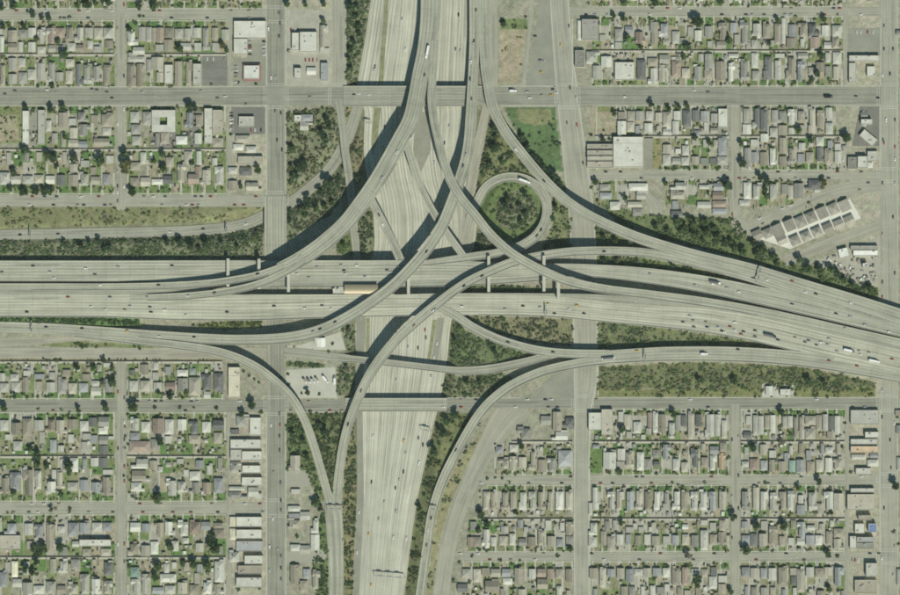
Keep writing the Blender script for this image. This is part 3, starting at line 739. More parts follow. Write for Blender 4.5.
road_thing('F1', 'flyover_ramp', 'widest flyover, sweeping from the top middle down towards the left border', 'deck', 1.7, lambda x, y: y < -5, ((-1, 0, 1), (1, 0.0, fy('F1', 30)), (1, fy('F1', 62), fy('F1', 134)), (1, fy('F1', 160), fy('F1', 182)), (1, fy('F1', 204), 1)))
road_thing('F1a', 'flyover_ramp', 'upper of two parallel ramps descending leftwards from the widest flyover', 'deck', 1.6, lambda x, y: x < 100, ((-1, 0.02, 1), (1, .12, .8)))
road_thing('F1b', 'flyover_ramp', 'lower of two parallel ramps descending leftwards from the widest flyover', 'deck', 1.6, lambda x, y: x < 170, ((-1, .12, .9), (1, 0, .9)))
road_thing('F2', 'flyover_ramp', 'highest narrow flyover, crossing over the loop exit and descending to the right border', 'deck', 1.7, lambda x, y: x > 690, ((1, .07, 1), (-1, .07, fx('F2', 760))))
road_thing('F3', 'flyover_ramp', 'long s-shaped flyover from the top middle to the lower left freeway lanes', 'deck', 1.7, lambda x, y: y < 60 or x < 205, ((-1, 0, 1), (1, fy('F3', 66), fx('F3', 175))))
road_thing('F4', 'flyover_ramp', 'curving flyover from the right-hand freeway lanes down across the sunken freeway to the bottom', 'deck', 1.7, lambda x, y: x > 700 or y > 470, ((1, fx('F4', 725), 1), (-1, fx('F4', 655), .93)))
road_thing('F5', 'flyover_ramp', 'narrow flyover curving from the left freeway lanes across the avenue to the bottom', 'deck', 1.6, lambda x, y: x < 170 or y > 455, ((1, 0.13, fy('F5', 500)), (-1, 0, 1), (1, fy('F5', 515), 1)))
road_thing('F6', 'flyover_ramp', 'flyover from the top middle curving rightwards past the green field', 'deck', 1.7, lambda x, y: y < 70 or x > 690, ((1, 0, 1), (-1, fy('F6', 66), fx('F6', 668))))
road_thing('F8', 'freeway_exit_ramp', 'exit ramp leaving the lower freeway carriageway across the thicket', 'deck', 1.6, lambda x, y: x < 560 and x > 450, ((1, .12, .98), (-1, .12, fx('F8', 546))))
road_thing('F9', 'flyover_ramp', 'flyover rising from the bottom edge and curving right over the cross street', 'deck', 1.7, lambda x, y: y > 465, ((1, 0, fx('F9', 590)), (-1, 0, 1)))
road_thing('F89', 'freeway_ramp', 'merged double ramp running along the embankment to the right border', 'deck', 1.6, lambda x, y: x > 603 and x < 872, ((1, 0, fx('F89', 800)), (-1, 0, 1)))
road_thing('X1', 'branch_ramp', 'slim branch ramp from the widest flyover passing under the s-shaped flyover', 'deck', 1.4, None, ((1, .1, 1), (-1, .2, 1)))
road_thing('X2', 'branch_ramp', 'short branch ramp dropping from the widest flyover to the upper freeway carriageway', 'deckgrey', 1.4, None, ((1, .1, 1), (-1, .3, 1)))
road_thing('loop', 'loop_ramp', 'round loop ramp circling the wooded island', 'deck', 1.3, lambda x, y: x < 545 and y < 200 or x < 490 and y < 240, ((1, .05, .98), (-1, .05, .8)))
road_thing('H1', 'road_bridge', 'slim slanting road bridge over the sunken freeway below the raised one', 'deckgrey', 1.2, lambda x, y: x < 343 or x > 462, ((1, .2, .95), (-1, .2, .95)))

def flat_bridge(x0, x1, y0, y1, z, m, label):
    e = bpy.data.objects.new('road_bridge', None); col.objects.link(e)
    tag(e, label, 'bridge')
    vert = (y1 - y0) > (x1 - x0)
    key = 'br%d%d' % (x0, y0)
    if vert: rib(key, [((x0 + x1) / 2, y0, z, x1 - x0), ((x0 + x1) / 2, (y0 + y1) / 2, z, x1 - x0), ((x0 + x1) / 2, y1, z, x1 - x0)])
    else: rib(key, [(x0, (y0 + y1) / 2, z, y1 - y0), ((x0 + x1) / 2, (y0 + y1) / 2, z, y1 - y0), (x1, (y0 + y1) / 2, z, y1 - y0)])
    deck(key, 'deck', m, 1.6, e)
    for sd in (1, -1): parapet(key, sd, 0, 1, e)
    lines(key, e, shoulder=1.2)
    return e
flat_bridge(343, 482, 86.0, 106.2, 0.95, 'deckgrey', 'wide road bridge carrying the cross avenue over the sunken freeway')
flat_bridge(345, 447, 398.2, 411.5, 0.5, 'deck', 'level street bridge over the sunken freeway below the slanting bridge')
flat_bridge(264.5, 286.5, 196, 256, 0.32, 'deck', 'avenue bridge over the sunken slip road at left')

# ------------------------------------------------------------------ buildings: plan outlines read sheet by sheet (sheet origin; x0 x1 y0 y1 roof tone, f = flat roof), six sheet units to one grid unit
Z6 = 5.947
BLD = {
(0, 0): "48 100 180 250 t;112 165 175 225 G;168 212 165 225 w;222 270 175 260 g;278 330 165 260 r;332 384 165 225 r;388 430 160 245 t;442 495 165 240 g;505 552 165 225 g;560 610 165 235 p;615 672 165 230 g;0 22 215 310 w;30 100 257 310 t;108 135 250 310 w;168 210 250 310 w;222 270 275 320 g;290 330 268 310 g;400 450 255 305 g;452 497 265 310 t;560 605 275 310 g;630 672 240 290 t;762 820 185 270 w;825 866 160 245 g;870 900 160 250 g;765 860 280 325 g;0 30 385 510 t;50 95 345 420 g;50 98 440 500 g;110 160 430 500 g;165 212 410 475 g;222 268 375 475 g;285 325 370 490 g;335 375 430 480 g;390 430 420 500 p;452 497 380 505 d;500 545 385 500 g;555 605 395 480 G;618 662 385 505 t;760 808 380 515 t;815 862 380 515 t;872 900 350 430 g;760 860 335 370 g;340 385 270 310 g;520 550 240 290 w;110 150 345 400 g;390 440 350 400 p",
(150, 0): "0 35 165 250 t;38 82 165 250 r;90 138 165 225 t;148 195 170 230 g;205 242 170 230 g;258 302 165 225 g;315 358 165 300 G;368 405 165 235 t;425 470 175 240 g;85 135 235 305 t;35 80 265 305 g;180 245 255 300 g;265 305 255 305 w;370 410 255 305 g;88 136 385 500 wf;148 190 365 510 t;215 250 365 510 t;258 305 380 505 wf;0 80 340 415 p;40 80 430 490 p;500 690 125 228 wf;500 580 231 325 wf;560 650 390 470 Wf;845 885 195 300 wf;860 900 405 470 wf",
(300, 0): "0 100 190 310 wf;120 165 150 280 p;125 165 375 480 bf;0 30 400 470 wf;40 95 400 445 w;120 175 285 315 w",
(450, 0): "785 880 115 240 Gf;760 790 120 240 w;812 892 305 370 g;745 800 300 400 Gf",
(600, 0): "0 35 205 245 g;90 135 170 245 G;90 130 250 290 g;150 195 155 200 b;212 270 190 260 r;300 345 130 265 t;350 405 140 220 b;375 410 235 265 g;430 475 185 260 g;480 515 225 260 p;565 605 180 245 w;625 668 155 225 G;705 750 135 240 t;695 750 245 290 p;775 815 135 195 b;800 830 205 265 g;832 880 130 265 G;8 70 335 400 w;90 205 370 475 wf;222 272 355 475 d;285 340 405 500 w;285 345 345 395 t;355 410 325 380 g;352 400 385 490 p;425 480 338 356 w;428 480 360 460 r;488 535 405 465 p;555 605 395 480 G;585 615 320 370 g;625 672 320 410 G;622 670 415 470 t;690 745 365 480 t;765 802 375 485 w;765 825 318 345 w;838 890 360 480 G",
(750, 0): "12 65 140 215 w;10 45 235 285 g;78 120 140 230 t;115 145 240 275 g;148 185 140 265 t;190 210 105 260 w;232 272 145 220 b;220 272 225 285 t;285 340 135 220 t;300 322 230 280 w;352 415 140 215 d;358 415 220 290 r;428 470 150 215 w;440 485 250 290 w;490 545 150 215 g;490 548 222 290 t;10 48 315 405 w;15 60 420 480 g;80 130 335 475 d;150 185 360 475 w;150 205 318 345 w;215 265 340 475 t;285 325 365 485 b;285 345 315 350 g;395 445 370 430 t;495 545 310 380 g;498 530 395 475 p;590 770 330 365 wf;590 630 375 490 gf;697 745 395 455 wf;870 900 180 210 G",
(0, 100): "135 172 65 265 wf;228 265 60 265 gf;275 305 120 185 w;350 405 75 165 t;410 450 110 150 w;465 525 70 130 G;540 580 90 140 t;605 668 85 162 t;415 460 165 230 p;470 540 145 210 G;405 465 235 280 p;468 520 245 285 b;610 660 165 210 g;558 668 228 275 t;775 825 70 135 w;850 900 70 150 g;780 835 145 205 G;785 840 215 270 g;0 55 430 505 w;65 122 450 500 g;135 195 450 500 w;205 258 445 495 p;272 325 450 500 w;340 388 445 510 d;405 465 445 515 t;470 525 440 510 g;415 460 380 430 p;480 530 360 400 g;540 595 455 505 p;540 570 400 445 t;612 655 440 505 b;775 835 370 420 p;775 825 460 515 t;835 892 460 515 p",
(150, 100): "12 150 60 190 wfc;155 220 215 265 W;325 370 50 260 wf;375 430 60 200 pf;372 435 225 280 p;530 618 98 158 wf;510 595 210 255 p;495 555 262 300 w;572 632 275 315 w;525 670 335 385 pf;465 520 400 440 w;465 520 480 540 t;535 605 400 450 d;572 665 490 540 p;10 75 470 505 w;80 135 450 500 d;165 215 380 490 p;228 290 440 500 r;300 360 415 505 p;385 438 395 505 w;95 140 340 400 p;370 400 345 390 w;270 300 395 440 r;858 900 90 130 wf",
(300, 100): "0 75 85 128 b;0 75 132 180 g",
(600, 100): "108 150 70 115 t;165 208 65 125 p;215 258 65 125 g;275 315 65 125 g;330 370 75 130 p;375 425 70 160 p;440 480 65 120 w;495 540 60 160 d;550 590 60 130 d;600 640 65 130 b;105 155 125 205 w;160 205 130 190 p;265 312 138 195 w;375 425 170 210 w;432 470 125 205 w;560 595 180 220 b;620 645 132 185 w;705 758 52 162 wf;80 255 220 400 wf;-75 75 262 295 pf;-75 75 300 329 pf;-75 75 334 361 pf;-75 75 366 405 pf;375 425 265 320 p;375 420 325 390 w;430 480 345 385 g;450 480 290 320 W;485 530 340 390 w;490 530 270 330 g;545 590 335 385 p;600 640 345 390 G;655 695 345 385 d;705 755 225 330 b;700 760 335 385 g;850 900 145 205 w;860 900 285 400 G;855 890 50 140 g;172 285 495 540 w;218 272 548 592 w;0 60 500 540 g;0 70 550 590 b;420 508 490 535 w;420 505 545 590 p;590 650 505 530 w;655 735 495 540 b;670 730 545 592 r;855 900 490 590 w",
(750, 100): "15 58 50 170 d;65 105 55 185 d;130 165 60 135 g;175 212 65 125 G;225 265 55 145 w;288 325 65 130 p;348 388 50 200 p;400 440 60 165 t;452 490 45 110 w;452 495 135 205 w;120 165 165 220 g;230 265 165 205 w;170 222 150 210 t;5 50 235 270 w;10 45 310 375 b;65 110 200 250 w;62 105 310 390 t;120 160 285 385 w;175 220 225 320 t;175 218 335 395 t;228 265 285 380 t;290 330 255 300 w;285 325 320 370 b;335 380 310 375 p;395 440 220 275 w;398 440 280 365 d;445 490 295 380 t;505 540 260 300 w;505 545 305 375 w;585 638 340 410 Gf;640 695 335 405 wf;700 760 305 365 wf;700 730 370 405 W;660 725 115 145 Wf;20 75 500 590 w;120 160 500 590 g;190 225 500 560 G;228 258 505 592 p;262 320 495 585 G;330 420 475 535 d;660 700 70 110 G",
(600, 200): "60 120 10 60 w;165 250 10 45 p;195 255 50 95 G;430 465 5 55 b;425 515 65 105 d;580 660 10 50 w;670 755 5 45 r;670 755 50 85 b;830 892 0 35 w",
(750, 200): "615 760 300 332 Wf;600 760 272 298 Gf",
(0, 300): "0 50 495 550 g;68 118 490 550 w;135 180 460 550 t;215 250 485 545 p;275 325 490 550 g;345 395 470 560 G;408 455 495 560 p;470 522 495 550 b;540 600 518 570 g;545 590 480 515 w;0 30 435 485 w;60 110 440 485 g;140 180 420 455 w;205 265 440 470 b;295 330 430 470 g;375 420 415 450 t;490 535 440 480 t;615 655 375 400 w;770 820 480 545 w;835 892 480 545 p;770 800 415 450 d",
(150, 300): "20 50 370 415 w;15 50 430 480 g;92 150 490 540 r;160 225 415 455 w;165 225 465 540 G;232 298 460 570 p;305 365 440 535 d;380 437 435 540 d;468 535 400 580 yf;320 360 545 585 w;240 262 575 595 w;20 70 490 545 g",
(300, 300): "100 150 225 280 W;85 100 225 265 w",
(750, 300): "95 135 512 570 W;180 242 530 570 wf",
(0, 400): "0 50 120 185 w;70 122 135 205 t;135 190 110 215 t;205 258 120 185 g;270 325 115 190 r;335 400 120 200 p;405 460 115 175 t;475 525 125 185 w;530 575 105 160 d;585 648 100 160 G;585 640 165 205 w;590 640 215 265 G;590 640 270 325 d;590 640 345 405 d;540 585 345 395 w;30 60 205 240 w;235 265 190 260 g;345 380 270 310 w;405 440 205 255 w;490 540 200 235 g;540 580 210 260 b;645 675 215 235 w;775 825 110 185 w;840 892 130 195 w;775 830 195 240 b;770 892 245 315 r;780 880 350 410 w;785 892 420 485 t;780 860 490 545 w;0 48 465 560 t;60 128 430 540 b;135 195 415 570 t;205 245 420 530 g;270 330 485 550 w;340 385 430 530 p;400 460 490 540 g;475 525 475 540 b;545 605 490 550 b;612 672 460 570 t;612 672 415 445 w;310 335 415 470 w",
(150, 400): "15 80 110 200 r;90 140 115 205 w;165 215 115 180 w;232 285 125 205 d;310 360 130 195 w;375 440 120 180 d;230 300 210 260 t;380 430 195 260 p;90 130 215 260 w;165 185 230 260 w;480 530 175 205 d;515 590 95 160 G;595 660 105 210 wf;480 660 235 290 wf;548 665 305 360 wf;480 543 295 360 gf;550 655 390 435 wf;480 543 370 430 g;548 665 460 510 wf;470 560 515 540 w;470 580 545 585 G;585 665 520 575 w;95 155 480 570 w;165 222 485 550 g;235 290 490 555 G;305 360 490 560 r;380 435 465 555 b;235 298 425 480 w;200 230 415 455 w;50 75 395 430 w;95 125 370 400 g;160 200 350 380 g;340 370 390 445 w;825 892 330 420 p;840 892 530 560 w",
(450, 400): "612 662 70 185 t;675 740 105 165 d;540 600 95 150 g;605 700 190 240 w;645 725 300 395 b;355 405 265 310 w;290 350 350 410 p;355 400 335 420 p;410 455 340 405 p;468 508 305 420 p;525 570 355 430 t;580 630 345 430 G;200 240 545 595 p;245 278 545 595 t;305 345 550 595 t;360 395 545 595 p;410 455 550 595 w;468 510 545 595 g;525 570 548 595 t;580 612 545 595 p;630 675 545 595 w;690 730 545 595 p;825 900 75 180 wf;850 885 520 590 w;400 480 170 235 G;850 890 265 290 b",
(600, 400): "0 75 55 210 pf;110 140 70 130 w;145 180 85 175 p;200 245 130 200 w;285 310 75 165 r;275 305 168 205 g;315 345 75 195 w;350 390 85 195 t;405 445 135 230 w;450 480 90 185 G;485 515 90 160 d;525 560 80 235 p;570 605 85 160 d;625 680 85 220 w;685 720 85 215 w;725 755 120 230 g;245 270 207 235 w;870 900 95 145 w;855 900 190 230 d;20 95 310 410 w;105 150 290 360 w;100 145 365 410 p;155 200 310 400 t;220 262 310 420 w;265 305 350 415 G;315 355 295 345 G;318 355 365 400 d;375 420 265 350 b;435 472 350 420 w;485 525 370 430 p;540 585 295 400 d;655 695 328 420 w;655 705 275 325 b;708 748 315 415 o;845 885 365 400 w;45 85 545 595 w;100 145 545 595 p;160 200 545 595 b;210 255 540 595 p;270 305 545 595 t;320 355 545 595 w;375 410 550 595 g;430 475 545 595 w;485 520 545 595 t;540 580 545 595 w;590 635 545 595 w;645 690 545 595 b;710 750 545 595 p;845 892 545 595 G",
(750, 400): "20 48 90 205 g;52 82 95 205 w;90 118 90 175 t;122 152 90 200 w;195 220 95 165 g;225 255 95 165 w;262 292 100 230 t;295 325 100 235 t;330 392 95 150 p;330 390 170 235 p;395 428 90 180 t;435 465 85 185 g;470 500 95 180 d;505 535 95 200 w;600 765 60 145 wf;685 765 190 225 wf;600 760 232 265 wf;600 760 275 315 of;605 690 325 355 g;715 765 318 345 b;700 765 355 395 w;630 720 405 445 wf;0 50 350 420 r;65 105 360 420 b;115 165 355 430 t;62 100 265 330 p;115 155 300 345 w;170 212 365 430 t;205 230 315 360 b;235 272 360 430 T;278 325 355 430 b;335 362 300 360 b;340 385 365 440 t;395 435 355 430 p;450 488 345 430 w;450 495 280 320 w;495 550 350 420 p;20 55 520 590 p;65 105 545 595 w;120 160 550 595 g;175 215 545 595 t;225 265 540 595 w;350 400 550 595 g;440 495 545 595 w;500 555 555 595 p;600 740 525 550 wf;580 740 560 592 pf;870 900 150 200 G;875 900 340 420 g;865 900 60 95 t",
(0, 495): "25 95 170 235 b;0 120 240 325 pf;145 195 170 240 g;205 255 175 255 b;275 330 175 330 t;345 385 185 225 w;405 468 165 240 b;475 530 165 230 b;548 605 165 220 w;612 665 165 215 b;475 660 265 305 wf;430 470 275 310 w;490 540 320 365 p;600 660 320 365 p;775 835 165 220 w;845 892 170 220 b;760 820 290 350 t;840 892 300 365 p;30 60 400 458 g;70 105 395 490 y;0 45 460 550 b;75 130 500 550 w;135 190 520 590 g;200 260 540 590 w;275 330 515 590 g;340 390 540 590 t;405 465 530 590 p;475 530 470 590 g;545 605 500 590 w;620 670 510 590 p;620 672 400 480 d;780 835 500 590 w;845 892 470 590 g;775 830 430 490 T",
(150, 495): "25 80 165 250 t;90 150 160 240 w;165 225 160 245 w;235 300 160 235 r;305 360 160 210 b;380 435 165 200 t;385 440 205 260 t;195 230 255 290 w;475 510 130 190 y;475 510 200 268 y;515 665 130 190 wf;515 665 205 260 wf;515 670 275 335 bf;565 670 360 410 wf;470 530 340 400 w;525 665 420 470 tf;515 665 490 550 wf;60 155 470 520 w;130 158 400 440 w;385 440 395 520 w;380 440 530 590 p;165 220 520 590 p;235 290 535 590 t;265 295 465 530 p;310 365 520 590 w;15 80 550 590 b;90 150 540 590 w;820 892 65 100 w;825 892 110 140 b;820 892 150 200 p;835 892 295 335 w;835 892 415 530 t",
(300, 495): "65 110 150 230 w;65 115 235 330 w;0 60 300 350 g;20 60 440 500 b;75 120 450 560 p;0 60 100 150 g;0 45 510 580 t",
(450, 495): "488 515 75 112 w;195 235 45 75 w;105 138 250 310 r;140 185 250 310 t;190 235 205 305 w;245 275 250 305 w;295 340 245 300 p;355 390 230 300 w;410 455 260 305 G;465 510 250 305 t;525 565 210 300 p;580 625 245 310 p;635 672 260 310 b;690 735 245 310 G;690 735 160 240 t;825 875 165 240 w;825 875 250 310 w;825 855 45 120 w;75 125 440 490 g;140 182 440 520 p;190 230 435 480 t;310 360 440 490 b;385 432 435 530 t;470 510 440 500 w;520 570 440 490 r;580 618 440 500 r;630 675 440 500 p;690 728 440 520 t;830 880 435 500 t;315 370 495 535 w;45 105 530 580 d;210 290 510 580 t;520 580 500 560 t;245 300 440 490 p;640 680 60 120 t;690 735 60 110 p;305 345 185 230 g;440 465 190 225 g;655 680 165 215 w",
(600, 495): "5 40 215 300 t;45 90 245 330 p;100 140 235 300 w;155 185 235 295 b;210 245 240 300 t;265 297 235 295 w;310 355 245 300 t;375 415 245 295 g;430 470 240 300 b;490 530 235 300 p;545 585 240 310 G;598 642 210 330 w;655 695 235 300 t;705 750 220 300 t;845 892 240 300 b;290 310 190 220 w;155 200 190 225 g;230 260 190 225 g;490 525 175 205 W;600 640 150 180 w;0 35 435 550 p;45 90 440 490 b;102 145 435 500 p;155 200 440 520 b;205 255 440 480 w;260 305 435 490 p;315 360 435 485 b;375 415 435 490 w;430 475 435 540 t;490 530 430 540 r;545 590 440 475 w;605 642 440 490 p;660 695 430 480 d;650 695 485 560 w;705 755 480 520 w;705 750 530 590 t;385 415 530 575 w;845 892 430 490 b;335 375 60 120 w;380 420 75 115 p;485 515 30 100 p;600 645 70 112 p;710 750 150 215 t;655 690 165 215 g",
(750, 495): "115 165 185 300 t;5 45 230 310 d;55 102 230 305 p;175 210 245 310 t;228 265 255 300 w;280 328 160 250 b;280 325 255 300 w;335 385 240 300 b;390 430 240 300 w;455 490 215 300 t;500 560 200 255 t;500 560 260 330 p;340 388 180 210 w;5 50 435 500 p;65 102 435 500 b;112 155 435 510 w;170 220 430 540 t;240 278 435 478 p;280 325 440 580 p;335 380 430 490 w;390 440 435 490 t;445 490 430 480 p;505 560 430 540 b;245 275 480 535 d;640 750 75 110 tf;645 720 120 150 tf;625 680 170 230 wf;705 750 170 220 Bf;635 735 250 280 bf;635 735 285 320 Gf;595 633 245 320 wf;690 758 405 485 wf;625 755 505 585 tf;595 750 5 30 gf;590 745 35 60 wf;280 330 60 120 b;395 430 50 120 p;875 900 440 540 g",
}
ROT = [  # buildings that stand askew: centre x, y, length, width, degrees, tone, flat
    (868.5, 137.8, 17, 8, 40, 'w', 1), (843.5, 253, 9.5, 9, -14, 'W', 1), (865, 265.3, 5, 4.5, -10, 'W', 1),
]
for (zx, zy) in ((168, 178), (238, 150), (303, 130), (365, 103), (432, 76), (498, 53), (565, 33)):
    ROT.append((750 + zx / Z6, 200 + zy / Z6, 10.3, 11.4, -24, 'n', 0))
for (zx, zy) in ((45, 207), (108, 197), (190, 237), (270, 242), (335, 217), (400, 192), (465, 168), (530, 146), (592, 122)):
    ROT.append((750 + zx / Z6, 200 + zy / Z6, 9.9, 9.6, -24, 'n', 0))

boxes = []
for (ox, oy), txt in BLD.items():
    for it in txt.split(';'):
        a = it.split()
        x0, x1, y0, y1 = (float(q) for q in a[:4]); c = a[4]
        if oy == 400 and y1 >= 588: y1 = 655
        px0, px1, py0, py1 = ox + x0 / Z6, ox + x1 / Z6, oy + y0 / Z6, oy + y1 / Z6
        clash = False
        for q in boxes:
            ix = min(px1, q[1]) - max(px0, q[0]); iy = min(py1, q[3]) - max(py0, q[2])
            if ix > 0.35 and iy > 0.35:
                if ix * iy > 0.25 * (px1 - px0) * (py1 - py0): clash = True; break
                if iy < ix:
                    if py0 < q[2]: py1 = q[2] - 0.3
                    else: py0 = q[3] + 0.3
                else:
                    if px0 < q[0]: px1 = q[1 - 1] - 0.3
                    else: px0 = q[1] + 0.3
        if clash or px1 - px0 < 2 or py1 - py0 < 2 or px0 > 903: continue
        boxes.append([px0 - .1, px1 + .1, py0 + .1, py1 - .1, c[0], 'f' in c[1:], 'c' in c[1:]])

# the slivers of houses along the top border
x = 2.0
while x < 262:
    if not 112 < x < 128: boxes.append([x, x + 9.0, -14, R.uniform(-1.5, 0.8), R.choice('gtwp'), False])
    x += 11.6
x = 592.0
while x < 876:
    boxes.append([x, x + 7.2, -16, R.uniform(-1, 1.4), R.choice('gtwpb'), False])
    x += 9.5

def hip(mb, x0, x1, y0, y1, z0, rise, ov, gable, m=0, wm=1):
    """roof over the rectangle, ridge along its longer side"""
    x0 -= ov; x1 += ov; y0 -= ov; y1 += ov
    w, d = x1 - x0, y1 - y0
    long_y = d >= w
    ins = 0.0 if gable else min(w, d) * 0.5
    if long_y:
        r0, r1 = ((x0 + x1) / 2, y0 + ins, z0 + rise), ((x0 + x1) / 2, y1 - ins, z0 + rise)
    else:
        r0, r1 = (x0 + ins, (y0 + y1) / 2, z0 + rise), (x1 - ins, (y0 + y1) / 2, z0 + rise)
    a, b_, c, d_ = (x0, y0, z0), (x1, y0, z0), (x1, y1, z0), (x0, y1, z0)
    if long_y:
        mb.quad([d_, a, r0, r1], m); mb.quad([b_, c, r1, r0], m)
        mb.quad([a, b_, r0], wm if gable else m); mb.quad([c, d_, r1], wm if gable else m)
    else:
        mb.quad([a, b_, r1, r0], m); mb.quad([c, d_, r0, r1], m)
        mb.quad([d_, a, r0], wm if gable else m); mb.quad([b_, c, r1], wm if gable else m)
    mb.quad([d_, c, b_, a], m)

SUB = [('upper-left', lambda x, y: x < 268 and y < 210), ('lower-left', lambda x, y: x < 268 and y > 350), ('upper strip', lambda x, y: 268 <= x < 460 and y < 210), ('lower strip', lambda x, y: 268 <= x < 360 and y > 300),
       ('lower-right', lambda x, y: x >= 440 and y > 380), ('upper-right', lambda x, y: x >= 460 and y <= 300), ('middle', lambda x, y: True)]
CUTS = {'upper-left': [54, 100, 149], 'lower-left': [404, 456, 508, 557], 'upper strip': [30, 90], 'lower strip': [404, 456, 508, 557],
        'lower-right': [403, 441.5, 480, 518.5, 557], 'upper-right': [8, 50.5, 96, 136, 175, 205], 'middle': []}
XCUT = {'upper-left': [121, 229], 'lower-left': [121, 229], 'lower-right': [582, 735, 848, 888], 'upper-right': [568, 735, 846, 888]}
def zone_of(x, y):
    nm = next(n for n, t in SUB if t(x, y))
    r = sum(y > c for c in CUTS[nm]); b_ = sum(x > c for c in XCUT.get(nm, []))
    return nm, r, b_
def zone_words(z):
    nm, r, b_ = z
    bl = ['left block', 'second block', 'third block', 'fourth block', 'far-right block'][b_]
    area = {'upper-left': 'upper-left suburb', 'lower-left': 'lower-left suburb', 'lower-right': 'lower-right suburb', 'upper-right': 'upper-right suburb', 'upper strip': 'strip beside the upper avenue', 'lower strip': 'strip beside the lower avenue', 'middle': 'interchange'}[nm]
    if nm in XCUT: return '%s row down, %s, %s' % (ordinal(r + 1), bl, area)
    if CUTS[nm]: return '%s row down, %s' % (ordinal(r + 1), area)
    return area

ROWS = [  # x0 x1 pitch, pavement line, house line, back line
    (0, 115, 11.6, 8.8, 3, -3), (127, 262, 11.6, 8.8, 3, -3), (0, 115, 11.6, 20.4, 27, 53), (127, 226, 11.6, 20.4, 27, 53), (0, 115, 11.6, 87, 83.5, 56), (127, 201, 11.6, 87, 83.5, 56),
    (24, 115, 11.6, 105.5, 112, 148), (127, 226, 11.6, 105.5, 110, 148), (0, 115, 11.6, 194, 185.5, 150.5), (127, 226, 11.6, 194, 185.5, 150.5),
    (0, 115, 11.6, 399, 393.5, 363), (127, 223, 11.6, 399, 393.5, 363), (0, 115, 11.6, 412.5, 418.5, 455), (127, 226, 11.6, 412.5, 418.5, 455), (0, 115, 11.6, 501.5, 494, 457.5), (127, 226, 11.6, 501.5, 494, 457.5),
    (0, 115, 11.6, 514.5, 521.5, 556), (127, 226, 11.6, 514.5, 521.5, 556), (0, 115, 11.6, 606, 597, 558.5), (127, 226, 11.6, 606, 597, 558.5),
    (592, 842, 9.4, 6.8, 2, -3), (592, 843, 9.4, 16.2, 24, 49.7), (592, 843, 9.4, 86.4, 81, 51.6), (616, 728, 9.4, 105.4, 110, 135.4), (741, 836, 9.4, 105.4, 109, 135.4), (662, 728, 9.4, 170.3, 166, 137), (741, 846, 9.4, 170.3, 165, 137),
    (594, 729, 9.4, 409, 413.5, 440.6), (741, 845, 9.4, 409, 414.5, 440.6), (603, 729, 9.4, 475.2, 471, 442), (741, 845, 9.4, 475.2, 472, 442), (592, 729, 9.4, 485, 490, 517.5), (741, 845, 9.4, 485, 490, 517.5),
    (592, 729, 9.4, 551.8, 546.5, 519.5), (741, 845, 9.4, 551.8, 546.5, 519.5), (592, 729, 9.4, 561.5, 567.5, 600), (741, 845, 9.4, 561.5, 567.5, 600),
    (594, 640, 11.5, 179.8, 183, 205), (665, 729, 11, 179.8, 183, 205), (741, 812, 9, 179.8, 183, 206),
    (494, 573, 9.4, 475, 471, 443), (488, 573, 9.4, 485, 490, 518), (468, 573, 9.4, 552, 547, 519.5), (462, 573, 9.4, 561.5, 568, 600),
]
# plots without a surveyed house or shed get one
def busy(x0, x1, y0, y1):
    a = 0.0
    for q in boxes:
        ix = min(x1, q[1]) - max(x0, q[0]); iy = min(y1, q[3]) - max(y0, q[2])
        if ix > 0 and iy > 0: a += ix * iy
    return a / ((x1 - x0) * (y1 - y0))
for x0, x1, pitch, yw, yh, yb in ROWS:
    n = max(1, round((x1 - x0) / pitch)); p = (x1 - x0) / n
    if abs(yb - yh) < 24: continue
    for i in range(n):
        a = x0 + i * p
        m_ = yh + (yb - yh) * .55
        for ya, yb_, pr, wmin in ((yh, m_, .75, .55), (m_, yb, .8, .35)):
            lo, hi = min(ya, yb_) + .4, max(ya, yb_) - .4
            if busy(a + .5, a + p - .5, lo, hi) < (.12 if wmin > .5 else .10) and R.random() < pr:
                w_ = p * R.uniform(wmin, .8); d_ = (hi - lo) * R.uniform(.5, .92)
                ax = a + R.uniform(.4, p - w_ - .3); ay = R.uniform(lo, hi - d_)
                if busy(ax - .1, ax + w_ + .1, ay - .1, ay + d_ + .1) < .01: boxes.append([ax, ax + w_, ay, ay + d_, R.choice('gwptGb'), False])
        # lean-tos and sheds fill the corners of the back yards
        for _ in range(3):
            w_, d_ = R.uniform(1.8, 3.6), R.uniform(1.8, 4.2)
            ax = a + R.uniform(.2, p - w_ - .2); lo, hi = min(m_, yb) + .6, max(m_, yb) - .6
            ay = R.uniform(lo, max(lo + .1, hi - d_))
            if busy(ax - .2, ax + w_ + .2, ay - .2, ay + d_ + .2) < .01: boxes.append([ax, ax + w_, ay, ay + d_, R.choice('gwptGWbwr'), False])
areas = sorted(((b_[1] - b_[0]) * (b_[3] - b_[2]) for b_ in boxes if not b_[5]), reverse=True)
HOUSE_MIN = areas[min(len(areas) - 1, 299)]; SHED_MIN = areas[min(len(areas) - 1, 599)]
entries = []
for b_ in boxes:
    a = (b_[1] - b_[0]) * (b_[3] - b_[2])
    kind = 'building' if b_[5] else ('house' if a >= HOUSE_MIN else ('garage' if a >= SHED_MIN else 'minor'))
    entries.append(dict(cx=(b_[0] + b_[1]) / 2, cy=(b_[2] + b_[3]) / 2, w=(b_[1] - b_[0]) * S, d=(b_[3] - b_[2]) * S, rot=0.0, c=b_[4], kind=kind, court=len(b_) > 6 and b_[6]))
for cx, cy, l_, w_, deg, c, f_ in ROT:
    entries.append(dict(cx=cx, cy=cy, w=l_ * S, d=w_ * S, rot=math.radians(-deg), c=c, kind='building' if f_ else 'townhouse'))
by = {}
for e in entries:
    e['z'] = zone_of(e['cx'], max(0.0, e['cy'])); by.setdefault((e['z'], e['kind']), []).append(e)
